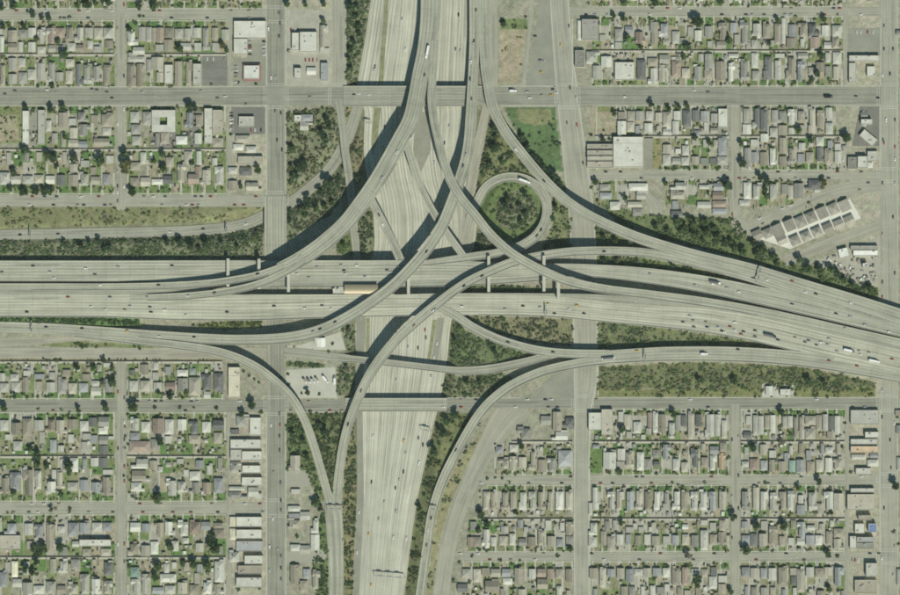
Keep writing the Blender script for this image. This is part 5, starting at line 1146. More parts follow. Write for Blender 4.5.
TREES = {
(0, 0): "10 45 20 d;80 35 25 m;165 65 15 d;197 90 20 d;250 105 18 m;290 105 20 d;358 105 13 m;413 105 17 d;515 30 28 d;565 15 22 d;610 8 18 d;648 18 20 d;625 45 14 m;825 42 25 m;830 95 15 d;853 95 12 d;342 245 20 d;378 325 30 d;217 235 18 l;88 258 14 d;15 160 18 d;140 160 18 d;300 370 16 d;310 510 20 m;768 175 18 d;460 40 18 m;230 25 16 m",
(150, 0): "20 40 25 m;262 130 12 d;430 270 22 l;455 300 18 m;175 290 25 m;365 500 12 m;525 490 14 m;632 500 14 m;815 25 22 m;825 300 14 d;210 270 16 m",
(300, 0): "140 130 18 m;300 45 28 d;350 160 22 d;330 100 20 d;300 300 22 m;350 200 20 d;320 250 18 d;340 40 18 d;290 350 18 m;300 410 20 m;390 60 14 d;325 330 16 d;140 25 18 m;30 25 18 m",
(450, 0): "385 158 16 d;320 145 20 m;862 195 14 d;800 235 10 d;450 100 12 d;820 20 14 m",
(600, 0): "150 15 25 m;330 18 25 d;390 25 14 d;82 95 18 d;145 110 22 m;580 130 38 d;180 110 15 m;770 240 25 m;520 280 25 m;500 340 18 m;715 10 22 m;780 25 15 m;20 490 15 m;375 490 15 m;165 225 22 m;240 280 18 m",
(750, 0): "165 120 20 m;425 325 28 d;400 440 22 d;375 395 15 d;250 345 15 d;270 100 15 m;440 115 20 m;520 85 10 d;110 260 18 m;440 250 16 m;370 470 18 m;470 470 15 m",
(0, 100): "150 40 18 d;300 55 22 d;370 45 22 d;420 55 16 d;245 50 14 d;145 300 28 d;310 345 28 d;280 330 25 m;435 350 28 m;590 360 32 d;75 430 25 d;110 345 14 d;335 395 18 d;462 410 15 d;60 530 22 m;140 550 28 d;210 545 25 d;260 550 25 d;295 545 28 d;440 530 18 m;520 305 14 d;735 320 28 d;745 385 36 l;745 420 26 l;785 550 26 d;770 315 16 d;300 230 16 m;385 220 18 m",
(150, 100): "30 45 15 d;235 45 30 d;265 50 20 d;480 205 14 d;75 320 22 d;80 410 25 m;115 325 15 d;838 290 25 m;860 450 30 d;885 400 26 d;840 400 18 l;640 410 28 m;540 515 18 m;585 390 12 d;20 370 18 m;250 370 20 m;250 330 14 m;570 20 10 m",
(300, 100): "160 130 24 d;130 200 24 d;150 240 24 d;175 165 18 d;20 380 28 d;160 490 34 d;60 570 28 d;120 550 24 d;190 500 18 d;345 470 20 d;0 410 20 d;110 130 16 m;180 80 16 m;140 100 14 m;20 70 14 d;90 500 14 m;260 560 16 m;250 90 12 m",
(450, 100): "265 170 26 d;265 290 30 d;270 220 18 m;430 230 26 d;460 285 24 d;500 340 26 d;520 370 22 d;550 400 26 d;580 430 22 d;615 455 30 d;655 500 22 d;310 370 20 m;240 390 20 m;380 150 12 m;410 200 14 d;345 585 20 d;450 570 24 d;230 330 14 d;840 205 16 d;865 490 20 d;840 520 16 m",
(600, 100): "305 28 20 d;350 45 15 m;410 50 20 d;465 45 18 m;520 40 18 m;655 250 20 m;565 225 20 m;605 165 15 m;335 160 14 d;85 80 18 m;150 585 18 d;850 380 25 d;765 510 30 d;740 500 18 d;390 495 18 m;640 555 14 m;840 260 20 m;830 320 15 m;650 300 14 d;20 235 18 d;55 230 16 d",
(750, 100): "60 460 22 d;105 490 28 d;290 180 22 m;370 235 25 m;575 225 30 d;555 210 15 d;65 245 14 m;180 470 12 d;440 490 24 l;430 520 16 l;90 530 20 m;100 570 22 m;345 490 12 d",
(0, 200): "380 235 18 d;400 255 15 d;450 225 16 d;480 260 20 d;530 240 18 d;590 230 20 d;620 270 20 d;650 260 22 d;380 285 15 d;240 290 13 m;150 285 13 m;720 240 13 d;780 280 13 m;840 235 15 d;300 270 14 g;700 290 16 g",
(150, 200): "835 70 18 d;830 120 16 d;100 230 20 d;180 240 24 d;240 255 22 d;330 240 22 d;290 265 18 d;400 240 14 d;540 225 14 d;580 245 16 m;610 215 16 m;640 210 16 m;30 270 14 d;430 235 18 g;220 235 14 g;625 320 12 d;520 260 18 m;60 250 15 g",
(300, 200): "15 60 24 d;50 40 22 d;100 50 24 m;150 40 22 d;260 270 20 m;290 250 14 m;380 110 16 d;400 190 16 d;390 250 15 g;30 90 20 m;190 20 18 d",
(450, 200): "330 30 26 d;380 60 26 d;300 80 22 m;420 40 24 d;450 90 24 m;360 110 22 d;480 60 22 d;510 100 20 m;300 130 18 g;420 130 20 d;380 170 16 g;460 150 16 m;630 50 22 d;610 110 20 d;620 240 18 d;600 180 14 m;240 30 14 m;200 190 20 m;170 240 14 d;270 500 18 d;230 520 12 m;350 520 14 m;310 30 16 g",
(600, 200): "460 130 30 d;500 170 30 m;560 150 30 m;620 130 25 d;570 200 34 m;640 200 30 d;700 230 30 m;740 260 25 d;800 290 28 d;850 310 28 m;780 250 20 m;330 160 20 d;400 180 20 m;530 110 20 d;680 170 20 m;20 220 18 d;90 240 18 m;180 250 18 g;100 360 18 m;200 370 16 m;280 380 16 m;350 390 16 g;430 390 18 d;540 410 14 m;25 360 18 d;470 190 18 m;610 240 18 d",
(750, 200): "20 260 25 d;80 300 30 d;140 330 28 m;40 330 25 m;300 360 25 d;350 410 28 m;420 420 28 d;480 410 25 m;520 440 25 d;430 470 22 m;560 480 22 d;620 510 22 m;720 530 25 d;690 520 20 m;260 400 18 m;160 380 18 m;220 430 16 m;390 380 16 m",
(0, 300): "83 570 20 d;222 570 14 m;287 570 15 d;457 402 20 d;552 405 20 d;595 425 15 d;615 360 18 d;650 355 14 d;615 500 20 g;668 495 28 d;665 410 18 m;660 555 12 d;120 405 15 m;280 95 14 g;450 95 16 g;310 105 10 d;470 110 12 g",
(150, 300): "48 545 18 d;120 570 25 d;80 415 14 d;215 550 18 m;555 425 14 d;590 450 12 d;620 470 12 d;648 490 12 d;485 150 14 m;545 135 16 m;605 135 16 m;400 150 10 m;350 150 10 m;820 440 14 d;800 520 14 d;780 460 12 d",
(300, 300): "45 550 18 d;115 560 14 d;10 555 12 d;275 410 20 g;290 180 18 g;300 230 16 d;270 470 16 d;250 430 16 g;310 440 14 m;195 260 14 m",
(450, 300): "225 90 15 d;300 95 15 d;340 145 16 d;405 160 14 d;60 160 20 d;235 255 25 d;270 310 20 d;30 250 18 m;60 475 15 d;100 490 18 d;130 490 16 d;180 490 18 d;260 450 12 m;15 435 15 d;325 470 14 m;110 210 18 g;70 260 18 m;170 290 18 m;10 330 16 d;120 320 16 m;500 180 14 m;620 160 14 m;480 210 14 g;215 495 12 d;350 210 14 m",
(600, 300): "590 480 22 d;400 490 14 d;500 485 14 m;800 485 22 d;850 510 15 d;330 225 14 d;375 215 10 d;750 555 18 g;415 175 12 m;20 145 16 m;230 490 10 d;320 490 10 d;110 450 14 g;440 440 16 g;650 440 14 g;700 470 14 d;600 400 10 m",
(750, 300): "345 480 25 d;440 495 22 d;550 440 14 d;500 500 18 m;60 460 16 g;120 440 14 m;270 470 18 g;230 470 14 d;300 490 16 m;620 480 16 m;690 490 16 d;400 440 14 m;100 400 10 m",
(0, 400): "22 50 25 m;225 50 14 m;367 55 14 m;465 60 20 d;470 90 15 d;415 70 10 d;627 50 25 m;790 45 32 m;220 330 28 d;215 385 25 m;410 390 32 d;415 430 22 m;435 355 18 m;360 560 22 m;80 550 22 m;745 160 10 m;745 215 12 d;740 285 12 d;735 450 12 d;275 400 20 m;85 465 14 m;770 550 12 d;620 570 18 m;180 290 20 m;440 220 16 m;660 340 12 m",
(150, 400): "28 45 18 d;178 45 16 m;262 45 12 m;395 45 18 d;605 30 28 d;545 80 22 d;660 70 18 m;60 250 25 d;290 305 16 d;355 320 18 m;180 200 16 m;845 210 22 d;885 310 18 d;830 295 14 d;45 580 30 m;120 575 18 m;310 230 14 m;870 160 16 d;840 120 18 m;860 260 18 m",
(300, 400): "115 150 20 d;150 190 25 d;795 310 28 d;850 200 25 d;870 130 22 d;220 80 15 d;60 70 16 d;160 120 16 m;180 230 16 m;20 250 20 d;40 340 20 d;170 320 16 m;285 470 16 d;290 540 16 d;100 80 14 m;190 170 14 d;740 480 14 d;740 560 18 d;830 260 18 m;90 400 18 m;130 530 18 m;880 400 14 d;60 180 14 m",
(450, 400): "35 85 25 d;425 275 20 d;220 465 14 d;268 460 12 m;310 465 12 d;350 490 15 m;180 540 12 d;545 425 16 d;405 430 12 m;130 180 15 d;165 155 16 d;95 280 15 d;85 310 15 d;20 420 18 d;590 90 14 d;60 110 18 m;15 130 16 m;110 230 12 d;40 370 16 d",
(600, 400): "440 85 22 d;135 175 24 d;115 430 20 m;335 435 15 d;620 490 15 g;400 520 18 d;430 490 14 m;415 575 18 d;490 515 14 m;550 520 14 m;465 505 12 m;450 285 16 m;440 330 14 d",
(750, 400): "185 75 26 d;15 285 24 d;185 250 20 g;410 485 25 d;470 435 18 m;520 420 14 m;90 490 16 m;290 520 20 m;440 200 16 l;35 225 12 d;600 430 16 g;865 510 28 d;875 100 15 d;405 285 15 m;300 300 16 m;250 290 14 m",
(0, 495): "415 80 18 d;410 100 15 m;300 85 20 g;235 255 14 d;360 310 28 d;205 320 25 m;250 310 28 m;265 330 22 m;215 400 24 d;150 440 25 d;190 460 22 m;220 470 18 m;770 425 18 m;625 500 18 m;95 265 15 g;230 345 28 m;485 470 15 g;360 155 15 m;790 10 14 m;45 105 12 g;75 105 12 g;330 80 14 g",
(150, 495): "40 30 25 m;370 250 26 d;385 320 35 m;350 285 22 d;120 310 25 m;155 265 15 d;30 490 25 d;45 430 28 m;260 415 30 m;340 420 28 m;345 460 18 m;525 560 18 d;650 555 14 d;200 410 20 m;875 245 18 m",
(300, 495): "85 60 25 m;120 80 20 d;105 40 22 m;130 160 16 d;140 240 14 m;290 80 16 d;280 40 16 d;290 230 14 d;270 340 16 d;280 400 14 d;290 520 16 d;130 430 18 d;135 520 16 m;710 80 20 d;680 260 16 d;665 360 16 d;655 450 16 d;720 140 14 m;700 190 14 g;640 560 14 g",
(450, 495): "185 120 28 d;165 90 15 d;210 150 18 d;575 75 18 d;170 210 20 m;325 85 15 m;395 100 20 m;220 180 22 m;640 360 18 d;130 360 15 d;25 510 18 d;55 400 15 m;300 385 18 g;415 390 12 m;715 320 20 m;390 280 12 d;180 15 10 m",
(600, 495): "415 20 18 d;430 60 14 m;790 130 28 d;195 130 16 d;775 70 18 g;525 360 26 g;585 500 26 d;580 540 20 m;330 490 15 d;275 555 18 d;870 330 30 m;125 165 20 m;100 315 14 d;620 410 14 m;395 185 16 m;775 575 20 d;740 320 12 m",
(750, 495): "40 185 25 d;200 185 28 m;465 355 22 d;520 360 18 d;480 100 20 d;180 80 15 m;320 390 14 g;30 515 14 m;130 415 18 m;75 415 14 m;855 220 18 g;885 290 14 m;320 35 12 m;470 560 20 m;280 410 12 d",
}
tl = []
for (ox, oy), txt in TREES.items():
    for it in txt.split(';'):
        a = it.split(); tl.append([ox + float(a[0]) / Z6, oy + float(a[1]) / Z6 + (4.0 if (ox, oy) in ((0, 200), (150, 200)) and float(a[1]) > 200 else 0), float(a[2]) / Z6, a[3]])
        if (ox, oy) == (450, 200) and R.random() < .6: tl[-1][3] = R.choice('mg'); tl[-1][2] *= .8
        if a[3] == 'd' and oy in (200, 300) and ox >= 300 and R.random() < .55: tl[-1][3] = 'm'
tl = [t for t in tl if t[0] < 900 and t[1] < 597]
def on_road(x, y, m=0.5):
    for k in ('F1', 'F1a', 'F1b', 'F2', 'F3', 'F4', 'F5', 'F6', 'F8', 'F9', 'F89', 'wb', 'eb', 'loop', 'exit_trench', 'bed', 'onramp', 'H1', 'X1', 'X2', 'collector', 'oldroad'):
        c = RIB[k]['s']; d = np.hypot(c[:, 0] - x, c[:, 1] - y); i = int(d.argmin())
        if k == 'bed':
            i = int(np.abs(c[:, 1] - y).argmin())
            if abs(c[i, 0] - x) < c[i, 3] / 2 + m: return True
        elif d[i] < c[i, 3] / 2 + m: return True
    return False
for t in tl:                                  # a trunk never stands on a carriageway
    for _ in range(12):
        if not on_road(t[0], t[1], t[2] * .45): break
        t[0] += R.uniform(-2.5, 2.5); t[1] += R.uniform(-2.5, 2.5)
tl = [t for t in tl if not on_road(t[0], t[1], t[2] * .3)]
tl.sort(key=lambda t: -t[2])
BIG, SMALL = tl[:300], tl[300:]
byz = {}
for t in BIG:
    z = zone_of(t[0], t[1]); byz.setdefault(z, []).append(t)
for z, lst in byz.items():
    lst.sort(key=lambda t: t[0])
    for i, (x, y, r, c) in enumerate(lst):
        g = terrain_z(x, y)
        rad = max(r, 2.0) * S * 1.04; hgt = rad * R.uniform(.95, 1.25) + 1.0
        e = bpy.data.objects.new('tree', None); col.objects.link(e)
        X, Y, _ = P3(x, y, g + hgt)
        e.location = (X, Y, g); e.rotation_euler.z = R.uniform(0, 6.28)
        size = 'broad' if r > 4.4 else ('mid-sized' if r > 3 else 'small')
        zw = zone_words(z) if z[0] != 'middle' else 'interchange verges'
        tag(e, '%s %s tree, %s from the left, %s' % (size, LEAF[c][0], ordinal(i + 1), zw), 'tree', 'trees of the gardens and banks')
        tr = link('trunk', R.choice(TRUNK), e); cr = link('crown', R.choice(CROWN[c]), e)
        for q in (tr, cr): q.location = (0, 0, hgt); q.scale = (rad, rad, hgt / 1.25 if q is tr else rad)

# ------------------------------------------------------------------ shrubs: masses nobody could count
def shrub_template(seed, n):
    rr = random.Random(seed); out = []
    for _ in range(n):
        v = Vector((rr.gauss(0, 1), rr.gauss(0, 1), abs(rr.gauss(0, 1)))).normalized() * rr.uniform(.55, 1.0)
        nrm = (v + Vector((rr.gauss(0, .4), rr.gauss(0, .4), rr.gauss(.2, .4)))).normalized()
        t = nrm.orthogonal().normalized(); t.rotate(Matrix.Rotation(rr.uniform(0, 6.28), 3, nrm)); u = nrm.cross(t)
        q = rr.uniform(.3, .5)
        out.append([v - t * q, v - u * q, v + t * q, v + u * q])
    return np.array([[tuple(p) for p in q] for q in out])
TEMPL = [shrub_template(j, 16) for j in range(6)]
def shrub_mass(name, spots, mats, label, cat):
    vs, mi = [], []
    for x, y, r, m in spots:
        g = terrain_z(x, y) + shrub_mass.up; X, Y, Z = P3(x, y, g)
        t = TEMPL[R.randrange(6)]; a = R.uniform(0, 6.28)
        rot = np.array([[math.cos(a), -math.sin(a), 0], [math.sin(a), math.cos(a), 0], [0, 0, R.uniform(.6, 1.1)]])
        vs.append((t @ rot.T * (r * S) + (X, Y, Z)).reshape(-1, 3)); mi += [m] * len(t)
    if not vs: return
    v = np.concatenate(vs); n = len(v) // 4
    me_ = bpy.data.meshes.new(name)
    me_.vertices.add(len(v)); me_.vertices.foreach_set('co', v.ravel())
    me_.loops.add(n * 4); me_.loops.foreach_set('vertex_index', np.arange(n * 4))
    me_.polygons.add(n); me_.polygons.foreach_set('loop_start', np.arange(0, n * 4, 4))
    for m in mats: me_.materials.append(m)
    me_.polygons.foreach_set('material_index', mi)
    me_.update(calc_edges=True)
    return tag(link(name, me_), label, cat, kind='stuff')
LM = [LEAF[c][1] for c in 'dmlg']
for poly, tone, dens, tones, ph in ZONES:
    if not dens or not tones: continue
    px = [p[0] for p in poly]; py = [p[1] for p in poly]
    ar = abs(sum(px[i] * py[(i + 1) % len(px)] - px[(i + 1) % len(px)] * py[i] for i in range(len(px)))) / 2
    n = int(ar * dens / 100 * 3.8); spots = []
    cl = [(R.uniform(min(px), max(px)), R.uniform(min(py), max(py))) for _ in range(max(3, n // 9))]
    for _ in range(n * 3):
        if len(spots) >= n: break
        if R.random() < .8:
            c0 = R.choice(cl); x, y = c0[0] + R.gauss(0, 3), c0[1] + R.gauss(0, 2.2)
        else: x, y = R.uniform(min(px), max(px)), R.uniform(min(py), max(py))
        if not inside(poly, np.array([x]), np.array([y]))[0] or on_road(x, y, .4): continue
        spots.append((x, y, R.choice((.4, .6, .9, 1.2, 1.7)) * R.uniform(.8, 1.2), 'dmlg'.index(R.choice(tones))))
    shrub_mass.up = 5.8 if 'median' in ph and poly[0][0] < 0 else 0.0
    shrub_mass('shrubbery', spots, LM, 'low mixed shrubs growing over %s' % ph, 'shrubs')
shrub_mass.up = 0.0
spots = [(x, y, r * .8, 'dmlg'.index(c)) for x, y, r, c in SMALL]
for x0, x1, pitch, yw, yh, yb in ROWS:
    sg = 1 if yb > yw else -1
    for _ in range(int((x1 - x0) / pitch * (22 if x0 < 300 else 15))):
        x = R.uniform(x0, x1)
        y = yh + (yb - yh) * R.uniform(.3, 1) if R.random() < .55 else yw + (yh - yw) * R.uniform(.2, 1.1)
        if any(b_[0] - .3 < x < b_[1] + .3 and b_[2] - .3 < y < b_[3] + .3 for b_ in boxes): continue
        big = R.choice((.35, .5, .7, 1.0, 1.4, 1.9)); tn_ = 'dmlg'.index(R.choice('dmmmmmmllg'))
        if R.random() < .35:                      # a hedge along the plot line
            for q in range(R.randint(3, 7)): spots.append((x + R.uniform(-.15, .15), y + q * .8 * sg, R.uniform(.35, .6), tn_))
        else: spots.append((x, y, big, tn_))
shrub_mass('garden_shrubbery', spots, LM, 'small garden bushes scattered through all the back yards', 'shrubs')

# ------------------------------------------------------------------ vehicles
PAINT = {}
for n_, c in (('white', (.75, .75, .72)), ('black', (.018, .018, .02)), ('silver', (.42, .43, .43)), ('dark blue', (.03, .045, .10)), ('red', (.30, .04, .03)), ('grey', (.12, .12, .12)), ('tan', (.38, .31, .2)), ('yellow', (.55, .38, .05))):
    m, nd, lk, b_ = new_mat('paint_' + n_.replace(' ', '_'), 0.35, 0.4); b_.inputs['Base Color'].default_value = (*c, 1); PAINT[n_] = m
def loft(mb, secs, m=0):
    """closed body from cross sections (x, half width, z0, z1)"""
    i = len(mb.v)
    for x, h, z0, z1 in secs: mb.v += [(x, -h, z0), (x, h, z0), (x, h * .93, z1), (x, -h * .93, z1)]
    for k in range(len(secs) - 1):
        j = i + 4 * k
        for p in range(4):
            q = (p + 1) % 4; mb.f.append((j + p, j + 4 + p, j + 4 + q, j + q)); mb.m.append(m)
    mb.f.append((i, i + 1, i + 2, i + 3)); mb.m.append(m)
    j = i + 4 * (len(secs) - 1); mb.f.append((j + 3, j + 2, j + 1, j)); mb.m.append(m)
def wheels(mb, spots, r=.33, hw=.88, m=2):
    for x in spots:
        for sd in (-1, 1):
            i = len(mb.v); n = 8
            for yy in (sd * hw, sd * (hw - .22)):
                for k in range(n):
                    a = 2 * math.pi * k / n; mb.v.append((x + r * math.cos(a), yy, r + r * math.sin(a)))
            for k in range(n):
                j = (k + 1) % n; mb.f.append((i + k, i + j, i + n + j, i + n + k)); mb.m.append(m)
            mb.f.append(tuple(i + k for k in range(n))); mb.m.append(m)
def car_mesh(p, van):
    mb = MB()
    loft(mb, [(-2.3, .78, .35, .72), (-2.2, .88, .28, .88), (-1.2, .9, .25, .95), (1.0, .9, .25, .93), (2.0, .86, .28, .78), (2.3, .74, .35, .62)], 0)
    if van:
        loft(mb, [(-2.2, .80, .86, 1.2), (-2.0, .80, .86, 1.62), (.9, .80, .86, 1.64), (1.5, .78, .86, .98)], 1)
        mb.quad([(-2.05, -.74, 1.66), (.8, -.74, 1.66), (.8, .74, 1.66), (-2.05, .74, 1.66)], 0)
    else:
        loft(mb, [(-1.75, .76, .88, .98), (-1.1, .74, .88, 1.36), (.25, .74, .88, 1.38), (1.05, .76, .88, .96)], 1)
        mb.quad([(-1.05, -.66, 1.40), (.22, -.66, 1.40), (.22, .66, 1.40), (-1.05, .66, 1.40)], 0)
    wheels(mb, (-1.4, 1.4))
    return mesh('car', mb.v, mb.f, [PAINT[p], M['glass'], M['tyre']], mb.m)
CARS = {(p, v): car_mesh(p, v) for p in PAINT for v in (0, 1)}
def truck(name, label, loc, ang, length=15.0, box='white', cab='white'):
    e = bpy.data.objects.new(name, None); col.objects.link(e); e.location = loc; e.rotation_euler.z = ang
    tag(e, label, 'bus' if name == 'bus' else 'truck')
    L = length / 2
    if name == 'bus':
        mb = MB(); mb.box(-L, L, -1.25, 1.25, .45, 3.05, 0); mb.build('body', [PAINT[box]], e)
        mb = MB(); mb.box(-L + .4, L - .4, -1.27, 1.27, 1.5, 2.3, 0); mb.build('window_band', [M['glass']], e)
        mb = MB(); mb.box(-L + 1, L - 1, -.9, .9, 3.05, 3.3, 0); mb.build('roof_pod', [PAINT[cab]], e)
        mb = MB(); wheels(mb, (-L + 2, L - 2.4), .5, 1.2, 0); mb.build('wheels', [M['tyre']], e)['kind'] = 'stuff'
        return
    mb = MB(); mb.box(-L, L - 3.2, -1.28, 1.28, 1.1, 4.0); mb.build('trailer', [PAINT[box]], e)
    mb = MB(); loft(mb, [(L - 2.8, 1.2, .6, 2.9), (L - 1.6, 1.2, .6, 2.95), (L - .9, 1.2, .6, 1.9), (L, 1.1, .6, 1.6)]); mb.build('cab', [PAINT[cab]], e)
    mb = MB(); wheels(mb, (-L + 1.2, -L + 2.5, L - 3.6, L - 1.0), .5, 1.2, 0); mb.build('wheels', [M['tyre']], e)['kind'] = 'stuff'

PHR = {'wb': 'the upper freeway carriageway', 'eb': 'the lower freeway carriageway', 'bed': 'the sunken freeway', 'F1': 'the widest flyover', 'F1a': 'the upper descending ramp', 'F1b': 'the lower descending ramp', 'F2': 'the highest flyover', 'F3': 'the s-shaped flyover',
       'F4': 'the flyover curving to the bottom', 'F5': 'the narrow left flyover', 'F6': 'the flyover past the green field', 'F8': 'the exit ramp by the thicket', 'F9': 'the flyover from the bottom edge', 'F89': 'the merged double ramp', 'loop': 'the loop ramp', 'exit_trench': 'the sunken slip road',
       'median': 'the median lanes', 'hov': 'the inner upper lane', 'busway': 'the left median lane', 'X1': 'the slim branch ramp', 'X2': 'the short branch ramp', 'onramp': 'the slip road', 'collector': 'the collector road', 'H1': 'the slanting bridge', 'oldroad': 'the curving road', 'cutramp': 'the left frontage road', 'sideramp': 'the left slip road'}
for k, m, ph in STREETS: PHR[k] = ph
ROADS = [k for k in RIB if k in PHR]
def road_at(x, y):
    best = None
    for k in ROADS:
        c = RIB[k]['s']
        if k == 'bed':
            i = int(np.abs(c[:, 1] - y).argmin()); d = abs(c[i, 0] - x)
        else:
            dd = np.hypot(c[:, 0] - x, c[:, 1] - y); i = int(dd.argmin()); d = dd[i]
        if d < c[i, 3] / 2 + .3 and (best is None or c[i, 2] > best[1]): best = (k, float(c[i, 2]), RIB[k]['d'][i])
    return best
CAR_XY = """33 266 k;2 272 k;86 268.5 w;50 272 s;95 274.5 k;54 278 w;118 267 s;172 265.5 k;100 285 w;158.5 285 k;257.5 274 k;257 279.5 w;68 297 k;110 297 k;147 297 s;188 296 w;214.5 293 k;297 274 w;317 267 s;344 270.5 k;345 274 w;309 277.5 s;341 265 s;357 265.5 w;387 270 k;399 267 s;391 272 w;365 276.5 s;
27 312 k;91 306.5 w;105 309.5 w;125 310 t;130 306 s;150 307 k;151 312 k;165 310 w;186 315 w;227 312 k;274 306 k;305 308.5 w;322 305.5 k;331 308.5 w;462 306.5 w;523 306 k;540 307 s;548 303.5 y;569 309 w;577 305.5 y;584 313.5 k;554.5 313.5 k;505 309 s;435 310 s;
683 322 k;694 327 k;706 322 t;707 327 k;690 316 s;693 320.5 t;718 327 s;722 331 k;724 332 w;730 326.5 k;735 322.5 w;734.5 330 w;741 334 k;743.5 331.5 k;755 330.5 k;755 336.5 k;778 340 k;795 337.5 t;805 342 k;808.5 340.5 k;816.5 345 k;821 342.5 w;827.5 344.5 s;829 339 s;837 351.5 s;859 351 s;860 354.5 w;869 353 s;871 358 w;892 359 k;
713 284 w;739 292 w;695 285 s;727 288 s;792 304 k;836 313.5 k;850 317 s;845 328 s;889 332 w;865 325 s;650 274 s;753 278 k;766.5 280 w;792 281 k;805 292 w;816 294 k;851 303 w;604 251.5 k;516 150 w;544 181 k;
476 10 k;474 41 k;473 44 s;471 62 w;470 79 k;471.5 99 k;466 155 s;463 166 k;426.5 251.5 k;335 322 k;313 332 s;320 329 k;46 327 k;82 328.5 k;127 331 y;159 336.5 w;194 337 k;424.5 75 k;411 138 w;397 152 w;382 178 s;402 19 s;405.5 49 w;375 67 k;374 70 s;384.5 127 k;373 436 w;404 441 y;418.5 438 k;405.5 453 s;423 445 k;403.5 472 k;399 480 s;395.5 488 k;371.5 482 k;419 463 w;378.5 519 t;368.5 534 y;359 512 w;357 552 w;371 585 y;396 511.5 s;393.5 537 w;406.5 538 w;384 502 s;458.5 15 k;455.5 49 k;460 51 s;449 126 s;444.5 143 k;434.5 163 s;
379 215 k;383 225 w;414 326 t;425 330 k;408 347 s;418 348 k;426 338 k;396 380 s;431 376 s;437 343 w;434 357 w;464 286 k;482 276 k;433 311 w;361 391 k;348 424.5 k;508 342 k;553 352 k;637 351 y;738 349.5 k;829 360.5 k;857 366 k;456 450 k;431 518 k;428 530 w;426.5 545 k;541 230 k;537 236 k;20 235 k;58 234 k;170 232 w;203 229 k;246 224 w;
279 13 k;280 23 k;279 36 k;268.5 29 w;271 78 w;275.5 77 s;275 111 k;281 113 k;277 140 k;282 150 k;279.5 414 k;280 425 k;279.5 436 k;279.5 450 k;273.5 473 t;280.5 482.5 k;281 500.5 k;281 510 k;273 518.5 w;278 549 s;281 556 k;281 568 k;281 579 k;269.5 547 w;269.5 570 s;271 425 w;560.5 45 y;569 26 k;567 123 k;577 125 k;583 163 k;
5 94 k;15 91 k;47.5 90 w;92 89 k;97 90 k;107 92 k;112 98 k;142 92 s;217.5 98 k;225 96.5 w;201 91 s;310 97 t;359 94 w;369 95 w;354 94.5 k;527.5 92 s;530 98 w;553 89.5 k;556 93 w;551 95 y;542 95 t;570 88 k;576 97.5 s;625 97 w;650 97.5 b;694 90.5 w;708 92 k;856 96.5 k;878 98 k;540 60 k;543 61 s;541 72 y;535 36 k;884 26 k;893 49 k;884 49 k;890 74 k;883 140 k;893 217 k;884 143 k;890 440 k;891 468 k;884 508 k;893 575 s;886 120 w"""
CN = {'w': 'white', 'k': 'black', 's': 'silver', 't': 'tan', 'y': 'yellow', 'b': 'dark blue'}
placed = []
for it in CAR_XY.replace('\n', '').split(';'):
    a = it.split(); x, y = float(a[0]), float(a[1]); r_ = road_at(x, y)
    p = CN[a[2]]
    if p == 'black': p = R.choice(('black', 'black', 'grey', 'dark blue', 'red') if R.random() < .5 else ('black', 'grey'))
    if r_ is None: placed.append((x, y, 0.1, 0.0, p, 'the paved ground')); continue
    k, z, d = r_
    ang = math.atan2(-d[1], d[0]) + (math.pi if k in ('eb', 'F89', 'F2') and False else 0)
    placed.append((x, y, z + .02, ang, p, PHR[k]))
for xa, ya, xb, yb_, n in ((250, 37, 250, 56, 6), (264, 37, 264, 56, 5), (231.5, 111, 231.5, 131, 6), (249, 130, 263, 130, 3), (152, 135, 174, 135, 6), (152, 143.5, 174, 143.5, 6), (195.5, 113, 195.5, 145, 6), (204, 59, 227, 59, 3), (864, 110, 864, 129, 4), (852, 32, 878, 32, 4), (236, 64, 236, 84, 5), (290, 30, 300, 30, 3), (303, 60, 318, 60, 4), (846 + 5, 560, 860, 560, 3)):
    for i in range(n):
        t_ = (i + R.uniform(.2, .8)) / n; x, y = xa + (xb - xa) * t_, ya + (yb_ - ya) * t_
        placed.append((x, y, .09, 0.0 if xa == xb else math.pi / 2, R.choice(('white', 'black', 'silver', 'red', 'grey', 'white', 'tan')), 'the paved ground'))
KERB = [('s_top_l', 3.6, 5), ('s_mid_l', 4.2, 8), ('s_low_l1', 4.6, 5), ('s_low_l2', 4.2, 6), ('s_top_r', 3.2, 6), ('s_mid_r', 3.2, 5), ('s_low_r1', 3.8, 5), ('s_low_r2', 3.2, 5), ('s_low_r3', 3.1, 5), ('n_left_a', 3.2, 3), ('n_left_b', 3.2, 3), ('n_right_b', 3.2, 3), ('main', 6.2, 5), ('diag', 3.2, 2)]
for k, off, n in KERB:
    s_ = RIB[k]['s']; dd_ = RIB[k]['d']; nn_ = RIB[k]['n']
    cand = [i for i in range(len(s_)) if 2 < s_[i, 0] < 897 and 2 < s_[i, 1] < 592]
    R.shuffle(cand); got = 0
    for i in cand:
        sd = R.choice((-1, 1)); x = s_[i, 0] + nn_[i, 0] * off * sd; y = s_[i, 1] + nn_[i, 1] * off * sd
        rr_ = road_at(x, y)
        if rr_ is None or rr_[0] != k or any(abs(q[0] - x) < 4.4 and abs(q[1] - y) < 4.4 for q in placed): continue
        placed.append((x, y, rr_[1] + .02, math.atan2(-rr_[2][1], rr_[2][0]), R.choice(('white', 'black', 'silver', 'grey', 'red', 'dark blue', 'white', 'tan')), PHR[k])); got += 1
        if got >= n: break
